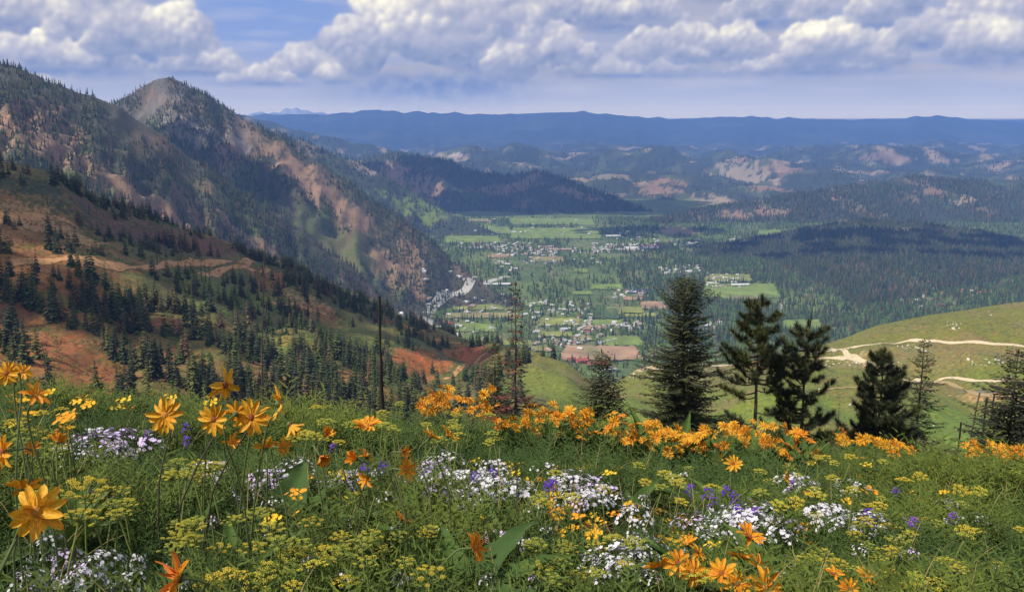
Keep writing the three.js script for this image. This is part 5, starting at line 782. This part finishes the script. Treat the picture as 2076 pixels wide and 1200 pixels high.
// ---- yellow umbels
const umbelMats = [mat(0.37, 0.34, 0.03, 0.8), mat(0.28, 0.3, 0.035, 0.8), mat(0.42, 0.33, 0.025, 0.8)], rayMat = mat(0.16, 0.21, 0.045, 0.7);
function umbellet(seed, n, size) { const r = rng(seed), g = []; for (let k = 0; k < n; k++) { const a = k * 2.4, q = Math.sqrt((k + 0.5) / n), b = new THREE.OctahedronGeometry(size * (0.7 + 0.5 * r()), 0); b.rotateX(r() * 3); b.rotateZ(r() * 3); b.translate(Math.cos(a) * q, 0.5 * Math.sqrt(1 - q * q * 0.85) + (r() - 0.5) * 0.14, Math.sin(a) * q); g.push(b); } return mergeGeometries(g); }
const UMBELLETS = [umbellet(1, 26, 0.2), umbellet(2, 22, 0.22), umbellet(3, 28, 0.19)], UMBELS_FAR = [1, 2, 3].map((s) => { const r = rng(300 + s), g = []; for (let k = 0; k < 12; k++) { const a = k * 2.4, q = Math.sqrt((k + 0.4) / 12), u = umbellet(s * 20 + k, 9, 0.34); u.scale(0.24, 0.24, 0.24); u.translate(Math.cos(a) * q, 0.35 * (1 - q * q) + 0.12 * r(), Math.sin(a) * q); g.push(u); } return mergeGeometries(g); });
{
  const r = rng(161); let near = 0;
  const umbel = (px, py, hp, R, label, group) => {
    const s = seat(px, py, hp), lean = V((r() - 0.5) * 0.1, 0, (r() - 0.5) * 0.06), foot = s.foot.clone().add(lean); foot.y = H(foot.x, -foot.z);
    const f = thing('yellow_umbel', label, 'flower', foot, group), e = s.head.clone().sub(foot), hub = e.clone().add(V(0, -R * 0.75, 0)), tint = umbelMats[Math.floor(r() * 3)];
    part('stem', new GB().tube([V(0, -0.02, 0), V(hub.x * 0.35, hub.y * 0.55, hub.z * 0.35), hub], [0.0028, 0.0024, 0.002], 5).build(), rayMat, f);
    if (s.D < 3.1 && near < 110) {
      near++; const n = 11 + Math.floor(r() * 7), rays = new GB();
      for (let k = 0; k < n; k++) { const a = k * 2.4 + r() * 0.4, q = Math.sqrt((k + 0.5) / n) * R * (0.9 + 0.25 * r()), p = V(e.x + Math.cos(a) * q, e.y - 0.35 * q * q / R + (r() - 0.5) * R * 0.12, e.z + Math.sin(a) * q); rays.tube([hub, hub.clone().lerp(p, 0.6).add(V(0, R * 0.03, 0)), p], [0.0011, 0.0009, 0.0008], 3); const u = part('umbellet', UMBELLETS[k % 3], tint, f), z = R * (0.13 + 0.07 * r()); u.position.copy(p); u.scale.set(z, z, z); u.rotation.set((r() - 0.5) * 0.6, r() * 6, (r() - 0.5) * 0.6); }
      part('rays', rays.build(), rayMat, f).userData.kind = 'stuff';
    } else { const u = part('umbel', UMBELS_FAR[Math.floor(r() * 3)], tint, f); u.position.copy(e); u.scale.setScalar(R * 0.95); u.rotation.set((r() - 0.5) * 0.4, r() * 6, (r() - 0.5) * 0.4); }
  };
  umbel(168, 978, 0.34, 0.062, 'tall yellow umbel with loose round heads right of the largest daisy'); umbel(190, 1040, 0.28, 0.05, 'lower yellow umbel on the same stalk height as the largest daisy');
  for (const [n, x0, x1, y0, y1, hp, label, group] of [[10, 20, 250, 985, 1060, 0.3, 'yellow umbel around the largest daisy', 'umbels at the left'], [18, 330, 640, 1025, 1110, 0.28, 'yellow green umbel in the swarm left of the log', 'umbels left of the log'], [13, 640, 900, 1070, 1170, 0.26, 'yellow green umbel in the swarm right of the log', 'umbels right of the log'], [11, 300, 440, 925, 965, 0.32, 'flat yellow umbel below the facing daisy', 'umbels below the facing daisy'], [14, 0, 140, 830, 930, 0.36, 'yellow umbel near the left edge', 'umbels near the left edge'], [14, 830, 1010, 835, 900, 0.36, 'yellow umbel behind the pair of right-turned daisies', 'umbels behind the daisy pair'], [22, 1050, 1300, 1095, 1175, 0.2, 'small yellow umbel low in the middle of the meadow', 'low umbels in the middle'], [28, 1560, 1990, 990, 1165, 0.22, 'yellow umbel in the broad swarm on the right', 'umbels on the right'], [16, 1780, 2076, 1060, 1195, 0.2, 'pale yellow umbel in the lower right corner', 'umbels in the lower right corner'], [18, 590, 840, 815, 900, 0.36, 'little yellow umbel on the skyline left of centre', 'umbels on the skyline'], [16, 1650, 2076, 925, 1000, 0.3, 'yellow umbel below the right-hand daisies', 'umbels below the right-hand daisies'], [24, 1080, 1650, 945, 1030, 0.24, 'yellow umbel in the green belt below the flower bank', 'umbels below the flower bank'], [14, 1150, 1560, 1080, 1190, 0.2, 'yellow umbel around the lower right daisies', 'umbels around the lower right daisies'], [12, 420, 720, 1120, 1195, 0.22, 'yellow umbel at the bottom edge', 'umbels at the bottom edge']])
    for (let k = 0; k < n; k++) umbel(lerp(x0, x1, r()), lerp(y0, y1, r()), hp * (0.85 + 0.3 * r()), 0.022 + 0.018 * r(), label, group);
}
// ---- golden ragworts, white and lilac phlox, purple larkspur
const FLORET = (seed, n, R, flat) => { const r = rng(seed), g = new GB(); for (let k = 0; k < n; k++) { const a = r() * 6.283, q = Math.pow(r(), 0.62) * 1.25; if (noise(Math.cos(a) * q * 2.4 + seed * 3, Math.sin(a) * q * 2.4) < -0.12 + (r() - 0.5) * 0.3 || q > 1.05 + 0.45 * noise(Math.cos(a) * 1.3 + seed, Math.sin(a) * 1.3)) continue; const o = V(Math.cos(a) * q * R, R * flat * Math.max(-0.3, 1 - q * q) + (r() - 0.5) * 0.03, Math.sin(a) * q * R), N = V(Math.cos(a) * q * 0.7 + (r() - 0.5) * 0.7, 1, Math.sin(a) * q * 0.7 + (r() - 0.2) * 0.9).normalize(), rot = facing(N, r() * 6), s = 0.0082 + 0.003 * r(); for (let p = 0; p < 5; p++) { const t = p / 5 * 6.283, d = V(Math.cos(t), Math.sin(t), 0.12).multiplyScalar(s), w = V(-Math.sin(t), Math.cos(t), 0).multiplyScalar(s * 0.46), P3 = (v) => v.applyQuaternion(rot).add(o); g.quad(P3(V(0, 0, 0)), P3(d.clone().multiplyScalar(0.65).sub(w)), P3(d.clone()), P3(d.clone().multiplyScalar(0.65).add(w))); } } return g.build(true); };
const CUSHION = (seed, R, flat) => { const r = rng(seed), g = new GB(); for (let k = 0; k < 330; k++) { const a = r() * 6.283, q = Math.sqrt(r()), o = V(Math.cos(a) * q * R, R * flat * (1 - q * q) * 0.8 * r() - 0.01, Math.sin(a) * q * R), d = V(r() - 0.5, 0.6 + r() * 0.6, r() - 0.5).normalize(), s = V(-d.z, 0, d.x + 0.01).normalize().multiplyScalar(0.0016); g.tri(o.clone().sub(s), o.clone().add(s), o.clone().addScaledVector(d, 0.022 + 0.02 * r())); } return g.build(true); };
const PHLOX = [[FLORET(1, 190, 0.1, 0.24), CUSHION(1, 0.1, 0.24)], [FLORET(2, 140, 0.1, 0.2), CUSHION(2, 0.1, 0.2)], [FLORET(3, 80, 0.1, 0.3), CUSHION(3, 0.1, 0.3)], [FLORET(4, 46, 0.1, 0.2), CUSHION(4, 0.1, 0.2)]], phloxWhite = leafMat(0.66, 0.65, 0.72, 0.2), phloxLilac = leafMat(0.62, 0.5, 0.76, 0.2), cushionMat = leafMat(0.05, 0.085, 0.02, 0.2);
{
  const r = rng(171);
  const phlox = (px, py, wpx, lilac, label, group) => { const s = seat(px, py, 0.19), R = wpx * 1.15 / 2 * s.D / FPX, f = thing('phlox_cushion', label, 'flower', s.foot.clone().add(V(0, 0.16 + 0.03 * r(), 0)), group), v = PHLOX[wpx > 90 ? 0 : wpx > 60 ? 1 : Math.floor(2 + 2 * r())], k = R / 0.1, spin = r() * 6; const b = part('blossoms', v[0], lilac ? phloxLilac : phloxWhite, f), c = part('foliage', v[1], cushionMat, f); b.userData.kind = 'stuff'; c.userData.kind = 'stuff'; for (const m of [b, c]) { m.scale.set(k, Math.max(0.8, Math.min(1.3, k)), k); m.rotation.y = spin; } };
  for (const [px, py, w, lil, label] of [[215, 893, 120, 1, 'lilac phlox cushion behind the cup-shaped orange daisy'], [170, 880, 70, 1, 'small lilac phlox patch at the left of the lilac carpet'], [240, 915, 60, 1, 'lilac phlox tongue at the right of the lilac carpet'], [150, 925, 60, 0, 'white phlox below the lilac carpet'], [270, 880, 80, 0, 'white phlox right of the lilac carpet'], [430, 882, 90, 0, 'white phlox behind the stalks of the leaning group'], [925, 975, 110, 0, 'white phlox at the left of the large white carpet'], [985, 990, 130, 0, 'broadest white phlox cushion in the large carpet'], [940, 1005, 90, 1, 'faintly lilac phlox in the front of the large carpet'], [1040, 980, 90, 0, 'white phlox at the right end of the large carpet'], [900, 928, 64, 0, 'white phlox under the pair of right-turned daisies'], [1160, 975, 90, 0, 'white phlox cushion left of the bare red soil'], [1180, 1000, 70, 0, 'white phlox spilling towards the red soil'], [1290, 1040, 70, 0, 'upright white phlox cushion on the bare red soil'], [1300, 1065, 60, 0, 'white phlox at the lower rim of the red soil'], [1245, 1010, 60, 0, 'white phlox between the grass and the red soil'], [1480, 1035, 90, 0, 'white phlox around the purple flowers'], [1510, 1060, 110, 0, 'broad white phlox below the purple flowers'], [1680, 1040, 100, 0, 'white phlox mat on the right of the meadow'], [1720, 1050, 60, 0, 'small white phlox beside the right-hand mat'], [1010, 1090, 70, 1, 'pale lilac phlox tuft below the large carpet'], [1050, 1100, 50, 0, 'white phlox right of the pale lilac tuft'], [1250, 1125, 110, 0, 'white phlox left of the tan boulder'], [1230, 1155, 70, 0, 'white phlox below the tan boulder'], [690, 965, 90, 1, 'lilac phlox behind the big green leaf'], [600, 945, 70, 0, 'white phlox below the narrow side-on daisy'], [130, 1125, 70, 1, 'lilac phlox under the largest daisy'], [60, 1170, 70, 0, 'white phlox in the lower left corner'], [225, 1185, 60, 1, 'lilac phlox at the bottom edge on the left'], [790, 1015, 46, 0, 'bright white phlox left of the low leaves'], [1380, 1120, 50, 0, 'white phlox above the lower daisy group'], [700, 1180, 60, 0, 'white phlox at the bottom edge below the log'], [1570, 1170, 60, 0, 'white phlox right of the brightest daisy'], [1985, 1058, 50, 0, 'lone white phlox near the right edge'], [1380, 965, 46, 0, 'white phlox below the middle of the flower bank'], [1110, 955, 60, 0, 'thin white phlox above the left cushion of the red soil'], [1660, 960, 46, 0, 'thin white phlox below the right end of the bank'], [370, 960, 46, 0, 'small white phlox among the flat umbels'], [1090, 1030, 50, 0, 'white phlox below the large carpet'], [30, 970, 50, 0, 'white phlox at the left edge']]) phlox(px, py, w, lil, label);
  for (const [n, x0, x1, y0, y1, lab, grp] of [[16, 870, 1090, 935, 1015, 'white phlox in the wide drift left of centre', 'phlox of the wide drift'], [9, 1120, 1250, 960, 1020, 'white phlox in the drift above the red soil', 'phlox above the red soil'], [9, 1210, 1340, 1090, 1170, 'white phlox in the drift around the tan boulder', 'phlox around the boulder'], [9, 1410, 1580, 1020, 1090, 'white phlox in the drift right of centre', 'phlox right of centre'], [6, 120, 290, 875, 930, 'phlox at the fringe of the lilac carpet', 'phlox around the lilac carpet'], [7, 20, 260, 1090, 1195, 'phlox in the lower left corner', 'phlox in the lower left corner'], [10, 1580, 2040, 960, 1080, 'white phlox scattered on the right of the meadow', 'phlox on the right'], [8, 400, 860, 930, 1010, 'white phlox scattered below the leaning daisies', 'phlox below the leaning daisies']]) for (let k = 0; k < n; k++) phlox(lerp(x0, x1, r()), lerp(y0, y1, r()), 45 + 40 * r(), r() < 0.3, lab, grp);
  for (let k = 0; k < 40; k++) phlox(lerp(20, 2060, r()), lerp(955, 1195, r()), 24 + 22 * r(), r() < 0.2, 'tiny scattered white phlox tuft in the grass', 'tiny phlox tufts scattered in the grass');
  const RAG = [1, 2, 3].map((sd) => { const R = rng(400 + sd), g = new GB(); for (let h = 0; h < 8; h++) { const a = h * 2.4, q = 0.035 * Math.sqrt((h + 0.3) / 8), o = V(Math.cos(a) * q, 0.012 * R(), Math.sin(a) * q), rot = facing(V((R() - 0.5), 1, R() * 0.9), 0); for (let p = 0; p < 8; p++) { const t = p / 8 * 6.283, d = V(Math.cos(t), Math.sin(t), 0.15).multiplyScalar(0.011), w = V(-Math.sin(t), Math.cos(t), 0).multiplyScalar(0.0027), f = (v) => v.applyQuaternion(rot).add(o); g.quad(f(V(0, 0, 0)), f(d.clone().multiplyScalar(0.6).sub(w)), f(d.clone()), f(d.clone().multiplyScalar(0.6).add(w))); } } return g.build(true); }), ragMats = [leafMat(0.78, 0.42, 0.02, 0.2), leafMat(0.72, 0.3, 0.015, 0.2), leafMat(0.74, 0.5, 0.03, 0.2)];
  const rag = (px, py, hp, label, group) => { const s = seat(px, py, hp), f = thing('golden_ragwort', label, 'flower', s.foot, group), e = s.head.clone().sub(s.foot); part('stem', new GB().tube([V(0, -0.02, 0), V(e.x + 0.01, e.y * 0.6, e.z), e], [0.0022, 0.0018, 0.0014], 4).build(), stemMat, f); const b = part('flower_head', RAG[Math.floor(r() * 3)], ragMats[Math.floor(r() * 3)], f); b.position.copy(e); b.rotation.y = r() * 6; b.scale.setScalar(0.55 + 0.4 * r()); b.userData.kind = 'stuff'; };
  for (const [n, x0, x1, y0, y1, hp, label, group] of [[44, 950, 1400, 935, 1060, 0.16, 'golden ragwort among the white phlox in the middle', 'ragworts in the middle'], [16, 140, 430, 795, 830, 0.36, 'small golden ragwort on the skyline at the left', 'ragworts on the left skyline'], [26, 1640, 2050, 930, 1020, 0.22, 'orange ragwort below the right-hand daisies', 'ragworts on the right'], [12, 520, 720, 955, 1060, 0.2, 'golden ragwort by the big leaves and the log', 'ragworts by the log'], [18, 1440, 1660, 990, 1110, 0.16, 'golden ragwort around the white phlox right of centre', 'ragworts right of centre'], [14, 1120, 1240, 1030, 1110, 0.16, 'bright yellow ragwort at the left rim of the red soil', 'ragworts by the red soil'], [12, 1290, 1400, 1050, 1100, 0.14, 'yellow ragwort at the right rim of the red soil', 'ragworts right of the red soil'], [14, 10, 140, 790, 880, 0.38, 'golden ragwort near the left edge', 'ragworts near the left edge']]) for (let k = 0; k < n; k++) rag(lerp(x0, x1, r()), lerp(y0, y1, r()), hp * (0.8 + 0.4 * r()), label, group);
  const SPUR = (() => { const R = rng(7), g = new GB(); for (let k = 0; k < 26; k++) { const a = k * 2.4, y = R() * 0.045, q = 0.014 * (1.1 - y / 0.05), o = V(Math.cos(a) * q, y, Math.sin(a) * q), d = V(Math.cos(a), 0.4 * (R() - 0.3), Math.sin(a)).normalize().multiplyScalar(0.013), w = V(-Math.sin(a), R() * 0.6, Math.cos(a)).multiplyScalar(0.006); g.quad(o.clone(), o.clone().addScaledVector(d, 0.6).sub(w), o.clone().add(d), o.clone().addScaledVector(d, 0.6).add(w)); } return g.build(true); })(), spurMats = [leafMat(0.11, 0.035, 0.4, 0.2), leafMat(0.16, 0.06, 0.38, 0.2)];
  for (const [px, py, label] of [[778, 948, 'purple larkspur right of the bunched daisy'], [740, 955, 'dark purple larkspur behind the low swept daisy'], [676, 910, 'purple larkspur right of the nodding cup daisy'], [965, 970, 'purple larkspur in the large white carpet'], [1000, 962, 'dim purple larkspur beside the golden ragwort in the carpet'], [1112, 990, 'left purple larkspur of the pair beside the yellow ragwort'], [1122, 985, 'right purple larkspur of the pair beside the yellow ragwort'], [1402, 994, 'faint purple larkspur under the dark leaves'], [1437, 1000, 'purple larkspur left of the dark leaves'], [1448, 1018, 'deep purple larkspur above the white phlox'], [1474, 998, 'purple larkspur under the dark leaves'], [1492, 1012, 'purple larkspur between ragwort and white phlox'], [1534, 1042, 'tall purple larkspur at the right of the white phlox'], [1500, 1040, 'small purple larkspur inside the white phlox'], [1612, 985, 'pale purple larkspur near the narrow side-on daisy'], [1762, 1044, 'purple larkspur right of the white phlox mat'], [1855, 1062, 'purple larkspur in the right half of the grass'], [1934, 1052, 'tall purple larkspur left of the lone white phlox'], [1818, 1000, 'small purple larkspur among the right-hand umbels'], [378, 868, 'purple larkspur beside the stalk of the facing daisy'], [300, 882, 'purple larkspur left of the facing daisy'], [380, 895, 'lower purple larkspur beside the stalk of the facing daisy']]) {
    const s = seat(px, py, 0.22), f = thing('purple_larkspur', label, 'flower', s.foot), e = s.head.clone().sub(s.foot); part('stem', new GB().tube([V(0, -0.02, 0), V(e.x + 0.006, e.y * 0.5, e.z), e], [0.0018, 0.0016, 0.0012], 4).build(), stemMat, f); const b = part('blossom', SPUR, spurMats[r() < 0.7 ? 0 : 1], f); b.position.copy(e).add(V(0, -0.02, 0)); b.rotation.y = r() * 6; b.userData.kind = 'stuff';
  }
}
// ---- log, boulders, twig
function lumpy(geo, amp, freq, seed) { const p = geo.attributes.position, g = geo; for (let k = 0; k < p.count; k++) { const x = p.getX(k), y = p.getY(k), z = p.getZ(k), n = 1 + amp * (fbm(x * freq + seed, y * freq + z * freq * 0.7, 3)); p.setXYZ(k, x * n, y * n, z * n); } g.computeVertexNormals(); return g; }
{
  const noiseTex = (a, b, f1, f2) => { const S = 256, d = new Uint8Array(S * S * 4); for (let y = 0; y < S; y++) for (let x = 0; x < S; x++) { const t = clamp(0.5 + fbm(x / f1, y / f2, 5) * 1.3), o = (y * S + x) * 4; for (let c = 0; c < 3; c++) d[o + c] = lerp(a[c], b[c], t); d[o + 3] = 255; } const t = new THREE.DataTexture(d, S, S); t.colorSpace = THREE.SRGBColorSpace; t.wrapS = t.wrapT = THREE.RepeatWrapping; t.magFilter = THREE.LinearFilter; t.needsUpdate = true; return t; };
  const barkT = noiseTex([70, 38, 24], [150, 96, 62], 40, 9), stoneT = noiseTex([120, 100, 62], [198, 178, 130], 30, 30), s = seat(622, 1062, 0.1), log = thing('fallen_log', 'short reddish brown log lying among the yellow green umbels', 'log', s.foot.clone().add(V(-0.02, 0.055, 0)));
  log.rotation.set(0, 0.12, 0.04);
  const body = new THREE.CylinderGeometry(0.05, 0.055, 0.34, 18, 10, true).rotateZ(Math.PI / 2), end = new THREE.CircleGeometry(0.0505, 18).rotateY(Math.PI / 2).translate(0.17, 0, 0);
  part('bark', lumpy(body, 0.12, 18, 3), new THREE.MeshStandardMaterial({ map: barkT, bumpMap: barkT, bumpScale: 0.01, roughness: 0.95, side: THREE.DoubleSide }), log); part('cut_end', end, mat(0.2, 0.12, 0.07, 0.9), log);
  const stone = new THREE.MeshStandardMaterial({ map: stoneT, bumpMap: stoneT, bumpScale: 0.006, roughness: 0.95 });
  for (const [px, py, R, sy, label] of [[1292, 1118, 0.085, 0.6, 'tan rounded boulder at the front rim of the bare red soil'], [1240, 1092, 0.04, 0.5, 'small pale stone lying on the red soil'], [1780, 1050, 0.05, 0.5, 'half buried grey stone right of the white phlox mat'], [1470, 1180, 0.04, 0.5, 'stone under the lower right daisy clump']]) { const q = seat(px, py, R * sy), m = top('boulder', lumpy(new THREE.IcosahedronGeometry(R, 4), 0.5, 9, px), stone); m.position.copy(q.foot).add(V(0, R * sy * 0.3, 0)); m.scale.set(1.3, sy, 1); tag(m, label, 'rock'); }
  const t = seat(590, 1010, 0.14), tw = top('dry_twig', new GB().tube([V(-0.09, -0.05, 0.02), V(0, 0, 0), V(0.09, 0.035, -0.01)], [0.003, 0.0026, 0.0018], 5).build(), mat(0.2, 0.13, 0.08, 0.9)); tw.position.copy(t.head); tag(tw, 'bare reddish twig sticking out above the log', 'twig');
  // tall pale stalks that cross the lower left of the view
  const R = rng(9); for (const [x0, y0, x1, y1] of [[430, 1190, 428, 1050], [444, 1195, 436, 1100], [410, 1195, 452, 1090], [500, 1195, 560, 1085], [250, 1110, 330, 1040], [150, 1120, 165, 1000], [660, 1195, 740, 1070], [690, 1195, 770, 1060], [560, 1195, 600, 1140], [205, 1130, 240, 1060]]) { const a = seat(x0, Math.min(y0, 1190), 0.04), b = P(x1, y1, a.D - 0.05), m = top('pale_stalk', new GB().tube([V(0, -0.05, 0), b.clone().sub(a.foot).multiplyScalar(0.5).add(V(0.01, 0.02, 0)), b.clone().sub(a.foot)], [0.004, 0.0036, 0.0026], 6).build(), rayMat); m.position.copy(a.foot); tag(m, 'tall pale green stalk crossing the lower left of the meadow', 'plant stem', 'pale stalks in front'); }
}
renderer.render(scene, camera);
